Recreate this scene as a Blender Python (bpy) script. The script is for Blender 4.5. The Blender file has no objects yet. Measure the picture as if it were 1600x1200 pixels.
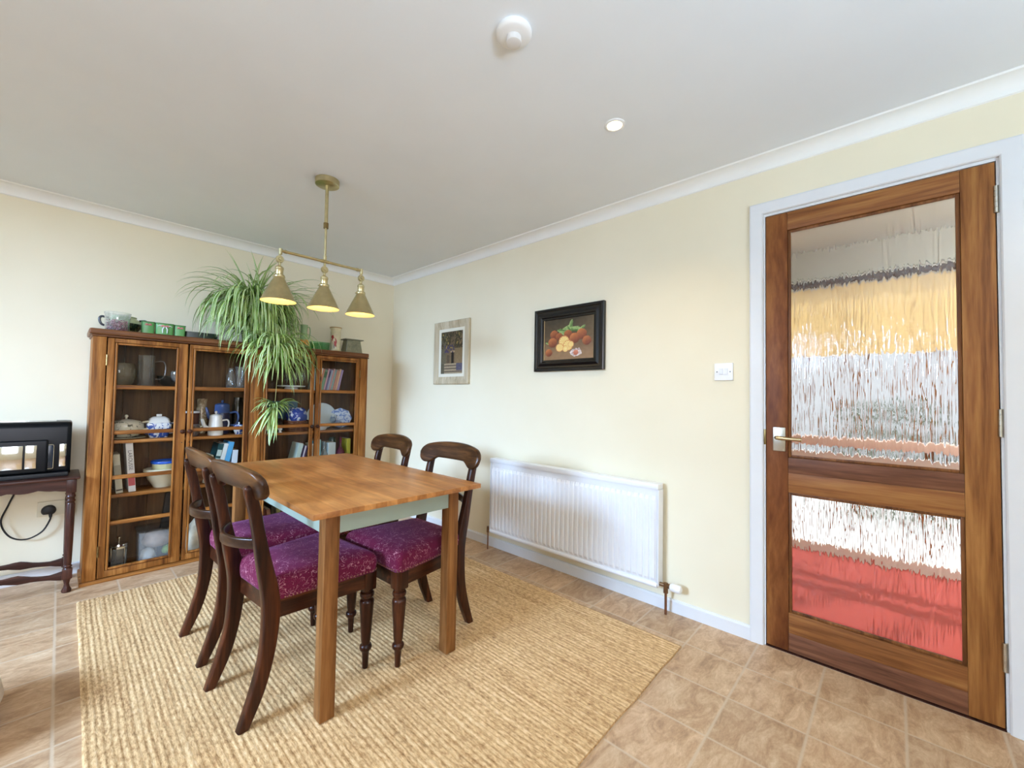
import bpy, bmesh, math, random
from mathutils import Vector, Matrix, noise

random.seed(7)
S = bpy.context.scene
COL = S.collection
PI = math.pi

# ------------------------------------------------------------------ camera
cam_data = bpy.data.cameras.new('camera')
cam = bpy.data.objects.new('camera', cam_data)
COL.objects.link(cam)
cam_data.sensor_fit = 'HORIZONTAL'
cam_data.sensor_width = 36.0
cam_data.lens = 36.0 * 649.6 / 1600.0
cam_data.clip_start = 0.02
cam_data.clip_end = 200
_r = Vector((0.676773, -0.735986, 0.017392))
_u = Vector((-0.035015, -0.008582, 0.999350))
_b = Vector((-0.735358, -0.676942, -0.031579))
cam.matrix_world = Matrix(((_r.x, _u.x, _b.x, -2.2316), (_r.y, _u.y, _b.y, -3.6854), (_r.z, _u.z, _b.z, 1.1143), (0, 0, 0, 1)))
S.camera = cam

# ------------------------------------------------------------------ world, daylight, exposure
world = bpy.data.worlds.new('world')
S.world = world
world.use_nodes = True
wn = world.node_tree
bg = wn.nodes['Background']
bg.inputs[0].default_value = (0.98, 0.98, 1.0, 1)
bg.inputs[1].default_value = 1.7


def add_light(name, kind, loc, target, energy, color, sx=1, sy=1, spot=None, blend=0.4, radius=0.03):
    d = bpy.data.lights.new(name, kind)
    d.energy = energy
    d.color = color
    if kind == 'AREA':
        d.shape = 'RECTANGLE'
        d.size, d.size_y = sx, sy
    elif kind == 'SUN':
        d.angle = math.radians(2)
    else:
        d.shadow_soft_size = radius
    if kind == 'SPOT':
        d.spot_size = math.radians(spot)
        d.spot_blend = blend
    o = bpy.data.objects.new(name, d)
    COL.objects.link(o)
    o.location = loc
    if target is not None:
        o.rotation_euler = (Vector(target) - Vector(loc)).to_track_quat('-Z', 'Y').to_euler()
    return o


# daylight outside the two windows of the room (side wall and rear wall), an added ceiling fill, and the sun on the far side of the house
add_light('side_window_daylight', 'AREA', (-6.3, -2.1, 2.35), (0, -1.3, 0.9), 820, (0.44, 0.65, 1.0), 2.2, 1.3)
add_light('rear_window_daylight', 'AREA', (-3.0, -9.0, 1.9), (-1.8, -1.5, 0.9), 190, (0.85, 0.86, 1.0), 2.8, 1.8)
add_light('ceiling_fill', 'AREA', (-2.9, -6.9, 0.15), (-2.4, -2.2, 2.9), 540, (0.55, 0.75, 1.0), 2.6, 0.6)  # added fill aimed up through the rear window to brighten the ceiling
add_light('sun', 'SUN', (5, -6, 6), (0, -3.2, 0), 3.0, (1.0, 0.95, 0.86))

S.view_settings.view_transform = 'Standard'
S.view_settings.look = 'None'
S.view_settings.gamma = 1.0
S.view_settings.use_curve_mapping = False
S.view_settings.exposure = 0.27
try:
    S.cycles.use_denoising = True
    S.cycles.max_bounces = 12
    S.cycles.transparent_max_bounces = 24
    S.cycles.sample_clamp_indirect = 6.0
    S.cycles.caustics_reflective = False
    S.cycles.caustics_refractive = False
except Exception:
    pass


# ------------------------------------------------------------------ materials
def lin(r, g, b):
    f = lambda c: (c / 255 / 12.92) if c / 255 <= 0.04045 else ((c / 255 + 0.055) / 1.055) ** 2.4
    return (f(r), f(g), f(b), 1)


MATS = {}


def new_mat(name):
    m = bpy.data.materials.new(name)
    m.use_nodes = True
    n = m.node_tree
    return m, n, n.nodes['Principled BSDF']


def N(n, t, **kw):
    x = n.nodes.new(t)
    for k, v in kw.items():
        setattr(x, k, v)
    return x


def coords(n, scale=(1, 1, 1), kind='Object', rot=(0, 0, 0)):
    tc = N(n, 'ShaderNodeTexCoord')
    mp = N(n, 'ShaderNodeMapping')
    mp.inputs['Scale'].default_value = scale
    mp.inputs['Rotation'].default_value = rot
    n.links.new(tc.outputs[kind], mp.inputs[0])
    return mp.outputs[0]


def ramp(n, fac, stops):
    r = N(n, 'ShaderNodeValToRGB')
    cr = r.color_ramp
    while len(cr.elements) > len(stops):
        cr.elements.remove(cr.elements[-1])
    while len(cr.elements) < len(stops):
        cr.elements.new(0.5)
    for e, (p, c) in zip(cr.elements, stops):
        e.position = p
        e.color = c
    n.links.new(fac, r.inputs[0])
    return r.outputs[0]


def noise_tex(n, vec, scale, detail=4, rough=0.55, dist=0.0):
    t = N(n, 'ShaderNodeTexNoise')
    t.inputs['Scale'].default_value = scale
    t.inputs['Detail'].default_value = detail
    t.inputs['Roughness'].default_value = rough
    t.inputs['Distortion'].default_value = dist
    n.links.new(vec, t.inputs['Vector'])
    return t.outputs['Fac']


def bump(n, h, p, strength=0.2, dist=0.002):
    b = N(n, 'ShaderNodeBump')
    b.inputs['Strength'].default_value = strength
    b.inputs['Distance'].default_value = dist
    n.links.new(h, b.inputs['Height'])
    n.links.new(b.outputs[0], p.inputs['Normal'])


def mathn(n, op, a, b=None, clamp=False):
    m = N(n, 'ShaderNodeMath', operation=op)
    m.use_clamp = clamp
    for i, v in enumerate((a, b)):
        if v is None:
            continue
        if isinstance(v, (int, float)):
            m.inputs[i].default_value = v
        else:
            n.links.new(v, m.inputs[i])
    return m.outputs[0]


def mixc(n, fac, a, b, mode='MIX'):
    m = N(n, 'ShaderNodeMix', data_type='RGBA', blend_type=mode)
    ins = [i for i in m.inputs if i.type == 'RGBA']
    if isinstance(fac, (int, float)):
        m.inputs[0].default_value = fac
    else:
        n.links.new(fac, m.inputs[0])
    for i, v in zip(ins, (a, b)):
        if isinstance(v, tuple):
            i.default_value = v
        else:
            n.links.new(v, i)
    return [o for o in m.outputs if o.type == 'RGBA'][0]


def plain(name, col, rough=0.5, metal=0.0, var=0.05, scale=8, coat=0.0):
    """one colour with a faint procedural mottling"""
    if name in MATS:
        return MATS[name]
    m, n, p = new_mat(name)
    f = noise_tex(n, coords(n), scale, 3)
    c = lin(*col)
    d = tuple(max(0, x * (1 - var * 2)) for x in c[:3]) + (1,)
    e = tuple(min(1, x * (1 + var)) for x in c[:3]) + (1,)
    n.links.new(ramp(n, f, [(0.3, d), (0.7, e)]), p.inputs['Base Color'])
    p.inputs['Roughness'].default_value = rough
    p.inputs['Metallic'].default_value = metal
    p.inputs['Coat Weight'].default_value = coat
    MATS[name] = m
    return m


def wood(name, dark, mid, light, axis='Z', freq=26, rough=0.42, knots=False, stretch=0.06, coat=0.0):
    """grain stretched along one axis of the object"""
    if name in MATS:
        return MATS[name]
    m, n, p = new_mat(name)
    sc = [1, 1, 1]
    sc['XYZ'.index(axis)] = stretch
    v = coords(n, tuple(sc))
    f = noise_tex(n, v, freq, 6, 0.6, 0.6)
    g = noise_tex(n, v, freq * 5, 3, 0.6)
    k = mathn(n, 'ADD', mathn(n, 'MULTIPLY', f, 0.72), mathn(n, 'MULTIPLY', g, 0.28))
    c = ramp(n, k, [(0.36, lin(*dark)), (0.5, lin(*mid)), (0.63, lin(*light))])
    if knots:
        vt = N(n, 'ShaderNodeTexVoronoi')
        sk = [4.2, 4.2, 4.2]
        sk['XYZ'.index(axis)] = 2.4
        n.links.new(coords(n, tuple(sk)), vt.inputs['Vector'])
        vt.inputs['Scale'].default_value = 1.0
        kf = ramp(n, vt.outputs['Distance'], [(0.035, (1, 1, 1, 1)), (0.075, (0, 0, 0, 1))])
        c = mixc(n, kf, c, lin(92, 50, 24))
    n.links.new(c, p.inputs['Base Color'])
    p.inputs['Roughness'].default_value = rough
    p.inputs['Specular IOR Level'].default_value = 0.2
    p.inputs['Coat Weight'].default_value = coat
    p.inputs['Coat Roughness'].default_value = 0.25
    bump(n, k, p, 0.12, 0.001)
    MATS[name] = m
    return m


def glass_thin(name, tint=(1, 1, 1), refl=1.0, rough=0.0, edge=0.0, body=0.0):
    """thin clear sheet: transparent with a Fresnel reflection"""
    if name in MATS:
        return MATS[name]
    m = bpy.data.materials.new(name)
    m.use_nodes = True
    n = m.node_tree
    n.nodes.clear()
    out = N(n, 'ShaderNodeOutputMaterial')
    tr = N(n, 'ShaderNodeBsdfTransparent')
    tr.inputs[0].default_value = (*tint, 1)
    gl = N(n, 'ShaderNodeBsdfGlossy')
    gl.inputs['Roughness'].default_value = rough
    fr = N(n, 'ShaderNodeFresnel')
    fr.inputs[0].default_value = 1.5
    geo = N(n, 'ShaderNodeNewGeometry')
    front = mathn(n, 'SUBTRACT', 1.0, geo.outputs['Backfacing'])
    f = mathn(n, 'MULTIPLY', mathn(n, 'MULTIPLY', fr.outputs[0], refl, True), front)
    if edge:
        lw = N(n, 'ShaderNodeLayerWeight')
        lw.inputs[0].default_value = 0.35
        f = mathn(n, 'ADD', f, mathn(n, 'MULTIPLY', mathn(n, 'MULTIPLY', lw.outputs['Facing'], edge), front), True)
    mx = N(n, 'ShaderNodeMixShader')
    n.links.new(f, mx.inputs[0])
    n.links.new(tr.outputs[0], mx.inputs[1])
    n.links.new(gl.outputs[0], mx.inputs[2])
    if body:
        df = N(n, 'ShaderNodeBsdfDiffuse')
        df.inputs[0].default_value = (0.9 * tint[0], 0.9 * tint[1], 0.9 * tint[2], 1)
        m2 = N(n, 'ShaderNodeMixShader')
        m2.inputs[0].default_value = body
        n.links.new(mx.outputs[0], m2.inputs[1])
        n.links.new(df.outputs[0], m2.inputs[2])
        mx = m2
    n.links.new(mx.outputs[0], out.inputs[0])
    MATS[name] = m
    return m


def emissive(name, col, strength):
    if name in MATS:
        return MATS[name]
    m, n, p = new_mat(name)
    p.inputs['Base Color'].default_value = (*col, 1)
    p.inputs['Emission Color'].default_value = (*col, 1)
    p.inputs['Emission Strength'].default_value = strength
    MATS[name] = m
    return m


def patterned(name, ground, ink, scale=30, lo=0.5, hi=0.54, rough=0.2, stretch=(1, 1, 1)):
    """glazed ware with a printed all-over pattern"""
    if name in MATS:
        return MATS[name]
    m, n, p = new_mat(name)
    f = noise_tex(n, coords(n, stretch), scale, 4, 0.6, 0.8)
    n.links.new(ramp(n, f, [(lo, lin(*ground)), (hi, lin(*ink))]), p.inputs['Base Color'])
    p.inputs['Roughness'].default_value = rough
    MATS[name] = m
    return m


def mat_wall():
    m, n, p = new_mat('cream_wall_paint')
    v = coords(n)
    f = noise_tex(n, v, 1.6, 3)
    n.links.new(ramp(n, f, [(0.3, lin(238, 228, 200)), (0.7, lin(243, 234, 208))]), p.inputs['Base Color'])
    p.inputs['Roughness'].default_value = 0.75
    bump(n, noise_tex(n, v, 160, 3), p, 0.12, 0.001)
    return m


def mat_ceiling():
    m, n, p = new_mat('white_ceiling_paint')
    v = coords(n)
    f = noise_tex(n, v, 2, 3)
    n.links.new(ramp(n, f, [(0.3, lin(236, 240, 244)), (0.7, lin(240, 244, 248))]), p.inputs['Base Color'])
    p.inputs['Roughness'].default_value = 0.85
    bump(n, noise_tex(n, v, 220, 3), p, 0.1, 0.001)
    return m


def mat_tiles():
    m, n, p = new_mat('stone_effect_floor_tiles')
    tc = N(n, 'ShaderNodeTexCoord')
    sep = N(n, 'ShaderNodeSeparateXYZ')
    n.links.new(tc.outputs['Object'], sep.inputs[0])
    T = 0.245
    tx = mathn(n, 'DIVIDE', mathn(n, 'ADD', sep.outputs[0], 20 * T + 0.005), T)
    ty = mathn(n, 'DIVIDE', mathn(n, 'ADD', sep.outputs[1], 40 * T - 0.215), T)
    ix, iy = mathn(n, 'FLOOR', tx), mathn(n, 'FLOOR', ty)
    fx, fy = mathn(n, 'FRACT', tx), mathn(n, 'FRACT', ty)
    cmb = N(n, 'ShaderNodeCombineXYZ')
    n.links.new(ix, cmb.inputs[0])
    n.links.new(iy, cmb.inputs[1])
    wn_ = N(n, 'ShaderNodeTexWhiteNoise', noise_dimensions='2D')
    n.links.new(cmb.outputs[0], wn_.inputs['Vector'])
    # slate-like streaks, shifted tile by tile
    off = N(n, 'ShaderNodeVectorMath', operation='MULTIPLY_ADD')
    n.links.new(wn_.outputs['Color'], off.inputs[0])
    off.inputs[1].default_value = (9, 9, 9)
    n.links.new(tc.outputs['Object'], off.inputs[2])
    mp = N(n, 'ShaderNodeMapping')
    mp.inputs['Scale'].default_value = (1, 2.2, 1)
    mp.inputs['Rotation'].default_value = (0, 0, 0.5)
    n.links.new(off.outputs[0], mp.inputs[0])
    f = noise_tex(n, mp.outputs[0], 7.5, 12, 0.72, 0.9)
    g = noise_tex(n, mp.outputs[0], 60, 4, 0.6)
    k = mathn(n, 'ADD', mathn(n, 'MULTIPLY', f, 0.8), mathn(n, 'MULTIPLY', g, 0.2))
    c = ramp(n, k, [(0.33, lin(156, 122, 90)), (0.47, lin(192, 156, 120)), (0.58, lin(212, 180, 144)), (0.7, lin(230, 206, 174))])
    tint = ramp(n, wn_.outputs['Value'], [(0, (0.82, 0.81, 0.80, 1)), (0.5, (0.96, 0.94, 0.91, 1)), (1, (1.05, 1.05, 1.05, 1))])
    c = mixc(n, 1.0, c, tint, 'MULTIPLY')
    ex = mathn(n, 'MINIMUM', fx, mathn(n, 'SUBTRACT', 1.0, fx))
    ey = mathn(n, 'MINIMUM', fy, mathn(n, 'SUBTRACT', 1.0, fy))
    e = mathn(n, 'MINIMUM', ex, ey)
    gr = ramp(n, e, [(0.008, (1, 1, 1, 1)), (0.026, (0, 0, 0, 1))])
    c = mixc(n, mathn(n, 'MULTIPLY', gr, 0.75), c, lin(206, 184, 156))
    n.links.new(c, p.inputs['Base Color'])
    p.inputs['Roughness'].default_value = 0.42
    h = mathn(n, 'ADD', k, mathn(n, 'MULTIPLY', gr, -0.8))
    bump(n, h, p, 0.22, 0.002)
    return m


def mat_jute():
    m, n, p = new_mat('braided_jute')
    v = coords(n, (1, 0.35, 1))
    f = noise_tex(n, v, 130, 4, 0.7)
    g = noise_tex(n, coords(n, (12, 0.35, 1)), 6, 3, 0.65)
    b = noise_tex(n, coords(n), 3, 3)
    k = mathn(n, 'ADD', mathn(n, 'MULTIPLY', f, 0.62), mathn(n, 'MULTIPLY', g, 0.38))
    c = ramp(n, k, [(0.32, lin(126, 90, 54)), (0.43, lin(186, 145, 96)), (0.54, lin(222, 184, 132)), (0.7, lin(242, 214, 170))])
    c = mixc(n, 1.0, c, ramp(n, b, [(0.3, (0.92, 0.90, 0.88, 1)), (0.7, (1, 1, 1, 1))]), 'MULTIPLY')
    n.links.new(c, p.inputs['Base Color'])
    p.inputs['Roughness'].default_value = 0.9
    bump(n, f, p, 0.6, 0.004)
    return m


def mat_seat():
    m, n, p = new_mat('plum_seat_fabric')
    v = coords(n)
    f = noise_tex(n, v, 30, 0.0, 0.4, 1.6)
    line = ramp(n, mathn(n, 'ABSOLUTE', mathn(n, 'SUBTRACT', f, 0.5)), [(0.007, (1, 1, 1, 1)), (0.013, (0, 0, 0, 1))])
    g = noise_tex(n, coords(n, rot=(0, 0, 0.8)), 38, 0.0, 0.4, 1.8)
    line2 = ramp(n, mathn(n, 'ABSOLUTE', mathn(n, 'SUBTRACT', g, 0.46)), [(0.006, (1, 1, 1, 1)), (0.014, (0, 0, 0, 1))])
    brk = ramp(n, noise_tex(n, v, 34, 1), [(0.44, (0, 0, 0, 1)), (0.48, (1, 1, 1, 1))])
    ln = mathn(n, 'MULTIPLY', mathn(n, 'MAXIMUM', line, line2), brk)
    weave = noise_tex(n, v, 420, 2)
    base = ramp(n, weave, [(0.3, lin(78, 12, 36)), (0.7, lin(112, 22, 56))])
    c = mixc(n, mathn(n, 'MULTIPLY', ln, 0.75), base, lin(206, 146, 156))
    n.links.new(c, p.inputs['Base Color'])
    p.inputs['Roughness'].default_value = 0.85
    p.inputs['Sheen Weight'].default_value = 0.2
    p.inputs['Specular IOR Level'].default_value = 0.2
    p.inputs['Sheen Tint'].default_value = lin(214, 150, 214)
    bump(n, mathn(n, 'ADD', weave, ln), p, 0.25, 0.001)
    return m


def mat_butcher():
    """narrow strips of wood running along the table"""
    m, n, p = new_mat('table_top_wood')
    tc = N(n, 'ShaderNodeTexCoord')
    bt = N(n, 'ShaderNodeTexBrick')
    bt.offset = 0.43
    bt.inputs['Scale'].default_value = 1
    bt.inputs['Brick Width'].default_value = 0.36
    bt.inputs['Row Height'].default_value = 0.043
    bt.inputs['Mortar Size'].default_value = 0.0005
    bt.inputs['Color1'].default_value = lin(184, 124, 66)
    bt.inputs['Color2'].default_value = lin(202, 144, 82)
    bt.inputs['Mortar'].default_value = lin(168, 112, 58)
    mp = N(n, 'ShaderNodeMapping')
    mp.inputs['Rotation'].default_value = (0, 0, PI / 2)
    n.links.new(tc.outputs['Object'], mp.inputs[0])
    n.links.new(mp.outputs[0], bt.inputs['Vector'])
    f = noise_tex(n, coords(n, (1, 0.09, 1)), 46, 5, 0.6, 0.5)
    blotch = noise_tex(n, coords(n, (1, 0.5, 1)), 7, 4, 0.6, 0.6)
    c = mixc(n, 1.0, bt.outputs['Color'], ramp(n, f, [(0.3, (0.74, 0.70, 0.66, 1)), (0.62, (1.08, 1.06, 1.04, 1))]), 'MULTIPLY')
    c = mixc(n, 1.0, c, ramp(n, blotch, [(0.32, (0.70, 0.62, 0.56, 1)), (0.55, (1, 1, 1, 1))]), 'MULTIPLY')
    n.links.new(c, p.inputs['Base Color'])
    p.inputs['Roughness'].default_value = 0.38
    bump(n, f, p, 0.08, 0.001)
    return m


def mat_leaf():
    m, n, p = new_mat('variegated_leaf')
    uv = N(n, 'ShaderNodeUVMap')
    sep = N(n, 'ShaderNodeSeparateXYZ')
    n.links.new(uv.outputs[0], sep.inputs[0])
    d = mathn(n, 'ABSOLUTE', mathn(n, 'SUBTRACT', sep.outputs[0], 0.5))
    var = noise_tex(n, coords(n), 9, 2)
    green = ramp(n, var, [(0.35, lin(104, 150, 42)), (0.65, lin(172, 204, 96))])
    stripe = ramp(n, d, [(0.15, (1, 1, 1, 1)), (0.27, (0, 0, 0, 1))])
    c = mixc(n, mathn(n, 'MULTIPLY', stripe, sep.outputs[1]), green, lin(240, 246, 214))
    n.links.new(c, p.inputs['Base Color'])
    p.inputs['Roughness'].default_value = 0.4
    p.inputs['Subsurface Weight'].default_value = 0.0
    return m


def mat_attr(name, rough=0.5):
    m, n, p = new_mat(name)
    a = N(n, 'ShaderNodeVertexColor')
    a.layer_name = 'paint'
    n.links.new(a.outputs[0], p.inputs['Base Color'])
    p.inputs['Roughness'].default_value = rough
    return m


M_WALL, M_CEIL, M_TILE, M_JUTE = mat_wall(), mat_ceiling(), mat_tiles(), mat_jute()
M_SEAT, M_TOP, M_LEAF = mat_seat(), mat_butcher(), mat_leaf()
M_WHITE = plain('white_gloss_paint', (230, 231, 232), 0.35, 0, 0.01)
M_COVING = plain('white_coving_paint', (246, 246, 242), 0.6, 0, 0.01)
M_RAD = plain('white_radiator_enamel', (240, 241, 243), 0.3, 0, 0.01)
M_PLASTIC = plain('white_plastic', (243, 242, 240), 0.35, 0, 0.01)
PINE = ((92, 50, 20), (146, 92, 40), (184, 126, 66))
M_PINE_Z = wood('pine_upright_grain', *PINE, 'Z', 22, 0.45, True)
M_PINE_X = wood('pine_level_grain', *PINE, 'X', 22, 0.45, True)
M_PINE_TOP = wood('pine_top_grain', (80, 48, 28), (116, 74, 44), (144, 98, 62), 'X', 22, 0.4, True)
M_PINE_IN = wood('pine_shaded_boards', (62, 40, 24), (92, 64, 40), (116, 84, 54), 'Z', 14, 0.6, True)  # darker pine, with the shade inside the cabinet put into its colour
MAH = ((26, 10, 5), (54, 25, 12), (88, 46, 24))
M_MAH_Z = wood('mahogany_upright_grain', *MAH, 'Z', 20, 0.3, coat=0.15)
M_MAH_X = wood('mahogany_side_grain', *MAH, 'X', 20, 0.3, coat=0.15)
M_MAH_Y = wood('mahogany_cross_grain', (34, 17, 8), (60, 36, 18), (102, 67, 36), 'Y', 14, 0.32, coat=0.2)
M_DARK_X = wood('dark_oak_level_grain', (34, 16, 12), (58, 30, 22), (84, 48, 36), 'X', 20, 0.35, coat=0.2)
M_DARK_Z = wood('dark_oak_upright_grain', (34, 16, 12), (58, 30, 22), (84, 48, 36), 'Z', 20, 0.35, coat=0.2)
M_TLEG = wood('table_leg_wood', (98, 60, 28), (130, 85, 44), (156, 108, 62), 'Z', 24, 0.45)
M_GREEN = plain('sage_green_paint', (148, 162, 148), 0.5, 0, 0.03)
DOOR = ((106, 62, 30), (148, 96, 50), (178, 124, 68))
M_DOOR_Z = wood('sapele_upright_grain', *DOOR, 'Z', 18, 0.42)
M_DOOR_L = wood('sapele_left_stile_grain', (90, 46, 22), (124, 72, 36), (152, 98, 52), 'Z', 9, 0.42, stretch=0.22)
M_DOOR_Y = wood('sapele_level_grain', (106, 62, 32), (144, 92, 50), (172, 120, 68), 'Y', 18, 0.42)
M_DOOR_D = wood('sapele_dark_board', (88, 54, 36), (118, 76, 54), (140, 96, 68), 'Y', 24, 0.45)
M_BRASS = plain('aged_brass', (206, 194, 150), 0.3, 1.0, 0.06, 30)
M_BRASS_D = plain('dark_aged_brass', (138, 116, 74), 0.35, 1.0, 0.06, 30)
M_COPPER = plain('copper_pipe', (150, 112, 88), 0.4, 1.0, 0.1, 30)
M_NICKEL = plain('satin_nickel', (196, 190, 176), 0.28, 1.0, 0.05, 30)
M_CHROME = plain('polished_chrome', (222, 220, 216), 0.08, 1.0, 0.02)
M_BLACK = plain('black_gloss_enamel', (6, 10, 14), 0.3, 0, 0.05)
M_BLACK.node_tree.nodes['Principled BSDF'].inputs['Specular IOR Level'].default_value = 0.22
M_CORD = plain('black_rubber', (16, 15, 15), 0.55, 0, 0.05)
M_GLASS = glass_thin('cabinet_glass', (0.97, 0.97, 0.96), 0.55)
M_JAR = glass_thin('clear_glassware', (0.93, 0.95, 0.95), 1.6, 0.02, 0.5, 0.05)
M_AMBER = glass_thin('brown_glassware', (0.62, 0.55, 0.40), 1.2, 0.02, 0.35, 0.22)
M_GREENGLASS = glass_thin('green_glassware', (0.50, 0.80, 0.56), 1.2, 0.05, 0.25)
M_WARE = plain('white_glazed_ware', (236, 238, 238), 0.15, 0, 0.01)
M_CREAMWARE = plain('cream_glazed_ware', (226, 218, 190), 0.2, 0, 0.02)


# ------------------------------------------------------------------ mesh helpers
def obj(name, bm, mats, parent=None, world=False, smooth=None, angle=35):
    """link a bmesh as one mesh object; world=True means its vertices are in room coordinates"""
    if world and parent is not None:
        bmesh.ops.translate(bm, verts=bm.verts, vec=-Vector(root_of(parent)['_base']))
    me = bpy.data.meshes.new(name)
    bmesh.ops.recalc_face_normals(bm, faces=bm.faces)
    bm.to_mesh(me)
    bm.free()
    for m in (mats if isinstance(mats, (list, tuple)) else [mats]):
        me.materials.append(m)
    o = bpy.data.objects.new(name, me)
    COL.objects.link(o)
    if smooth is not False:
        for f in me.polygons:
            f.use_smooth = True
        try:
            me.set_sharp_from_angle(angle=math.radians(angle))
        except Exception:
            pass
    if parent is not None:
        o.parent = parent
    return o


BASES = {}


def root_of(o):
    while o.parent is not None:
        o = o.parent
    return {'_base': BASES.get(o.name, tuple(o.location))}


def thing(name, label, cat, loc=(0, 0, 0), rz=0, group=None):
    o = bpy.data.objects.new(name, None)
    COL.objects.link(o)
    o.empty_display_size = 0.05
    o.location = loc
    o.rotation_euler = (0, 0, rz)
    o['label'] = label
    o['category'] = cat
    if group:
        o['group'] = group
    BASES[o.name] = tuple(loc)
    return o


def tag(o, label, cat, group=None):
    o['label'] = label
    o['category'] = cat
    if group:
        o['group'] = group
    return o


def structure(o):
    o['kind'] = 'structure'
    return o


def recentre(o):
    """put a mesh thing's origin at the middle of its underside"""
    vs = [v.co for v in o.data.vertices]
    c = Vector(((min(v.x for v in vs) + max(v.x for v in vs)) / 2, (min(v.y for v in vs) + max(v.y for v in vs)) / 2, min(v.z for v in vs)))
    o.data.transform(Matrix.Translation(-c))
    o.location = o.location + c
    return o


def box(bm, lo, hi, bev=0.0, seg=2, mi=0, rot=None, pivot=None):
    lo, hi = Vector(lo), Vector(hi)
    r = bmesh.ops.create_cube(bm, size=1)
    vs = r['verts']
    c, s = (lo + hi) / 2, hi - lo
    for v in vs:
        v.co = Vector((v.co.x * s.x, v.co.y * s.y, v.co.z * s.z)) + c
    fs = list({f for v in vs for f in v.link_faces})
    if bev > 0:
        es = list({e for v in vs for e in v.link_edges})
        rr = bmesh.ops.bevel(bm, geom=es, offset=min(bev, 0.45 * min(s)), segments=seg, profile=0.6, affect='EDGES')
        fs = list({f for f in rr['faces']} | {f for f in fs if f.is_valid})
        vs = list({v for f in fs for v in f.verts})
        # all faces of this island
        stack, seen = list(fs), set(fs)
        while stack:
            f = stack.pop()
            for e in f.edges:
                for g in e.link_faces:
                    if g not in seen:
                        seen.add(g)
                        stack.append(g)
        fs = list(seen)
        vs = list({v for f in fs for v in f.verts})
    for f in fs:
        f.material_index = mi
    if rot is not None:
        bmesh.ops.rotate(bm, verts=vs, cent=pivot if pivot is not None else c, matrix=rot)
    return vs


def lathe(bm, prof, centre=(0, 0, 0), seg=32, mi=0, cap=True, sq=None):
    """revolve (r, z) about a vertical axis"""
    cx, cy, cz = centre
    rings = []
    for r, z in prof:
        ring = []
        for i in range(seg):
            a = 2 * PI * i / seg
            ring.append(bm.verts.new((cx + r * math.cos(a), cy + r * math.sin(a) * (sq or 1), cz + z)))
        rings.append(ring)
    fs = []
    for a, b in zip(rings, rings[1:]):
        for i in range(seg):
            fs.append(bm.faces.new((a[i], a[(i + 1) % seg], b[(i + 1) % seg], b[i])))
    if cap:
        if prof[0][0] > 1e-5:
            fs.append(bm.faces.new(rings[0][::-1]))
        if prof[-1][0] > 1e-5:
            fs.append(bm.faces.new(rings[-1]))
    for f in fs:
        f.material_index = mi
    return [v for r in rings for v in r]


def tube(bm, pts, rad, seg=10, mi=0, closed=False):
    """round tube along a polyline; rad may be a list"""
    pts = [Vector(p) for p in pts]
    n = len(pts)
    rr = rad if isinstance(rad, (list, tuple)) else [rad] * n
    rings = []
    up = Vector((0, 0, 1))
    prev = None
    for i, p in enumerate(pts):
        t = (pts[min(i + 1, n - 1)] - pts[max(i - 1, 0)]).normalized()
        if prev is None:
            a = up if abs(t.dot(up)) < 0.9 else Vector((1, 0, 0))
            prev = (a - t * a.dot(t)).normalized()
        else:
            prev = (prev - t * prev.dot(t)).normalized()
        b = t.cross(prev)
        rings.append([bm.verts.new(p + (prev * math.cos(2 * PI * k / seg) + b * math.sin(2 * PI * k / seg)) * rr[i]) for k in range(seg)])
    fs = []
    for a, b in zip(rings, rings[1:]):
        for k in range(seg):
            fs.append(bm.faces.new((a[k], a[(k + 1) % seg], b[(k + 1) % seg], b[k])))
    fs.append(bm.faces.new(rings[0][::-1]))
    fs.append(bm.faces.new(rings[-1]))
    for f in fs:
        f.material_index = mi
    return [v for r in rings for v in r]


def spline(pts, n=8):
    """Catmull-Rom through pts (tuples of any length)"""
    P = [tuple(p) for p in pts]
    P = [tuple(2 * a - b for a, b in zip(P[0], P[1]))] + P + [tuple(2 * a - b for a, b in zip(P[-1], P[-2]))]
    out = []
    for i in range(1, len(P) - 2):
        for k in range(n):
            t = k / n
            out.append(tuple(0.5 * (2 * b + (c - a) * t + (2 * a - 5 * b + 4 * c - d) * t * t + (3 * b - a - 3 * c + d) * t ** 3)
                             for a, b, c, d in zip(P[i - 1], P[i], P[i + 1], P[i + 2])))
    out.append(P[-2])
    return out


def loft(bm, rings, mi=0, cap=True):
    vr = [[bm.verts.new(p) for p in r] for r in rings]
    fs = []
    for a, b in zip(vr, vr[1:]):
        m = len(a)
        for k in range(m):
            fs.append(bm.faces.new((a[k], a[(k + 1) % m], b[(k + 1) % m], b[k])))
    if cap:
        fs.append(bm.faces.new(vr[0][::-1]))
        fs.append(bm.faces.new(vr[-1]))
    for f in fs:
        f.material_index = mi
    return [v for r in vr for v in r]


def extrude_profile(bm, prof, axis, a, b, mi=0):
    """extrude a closed 2-D outline along an axis from a to b ('X': prof=(y,z); 'Y': prof=(x,z); 'Z': prof=(x,y))"""
    def P(u, v, t):
        return {'X': (t, u, v), 'Y': (u, t, v), 'Z': (u, v, t)}[axis]
    return loft(bm, [[P(u, v, a) for u, v in prof], [P(u, v, b) for u, v in prof]], mi)


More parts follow.
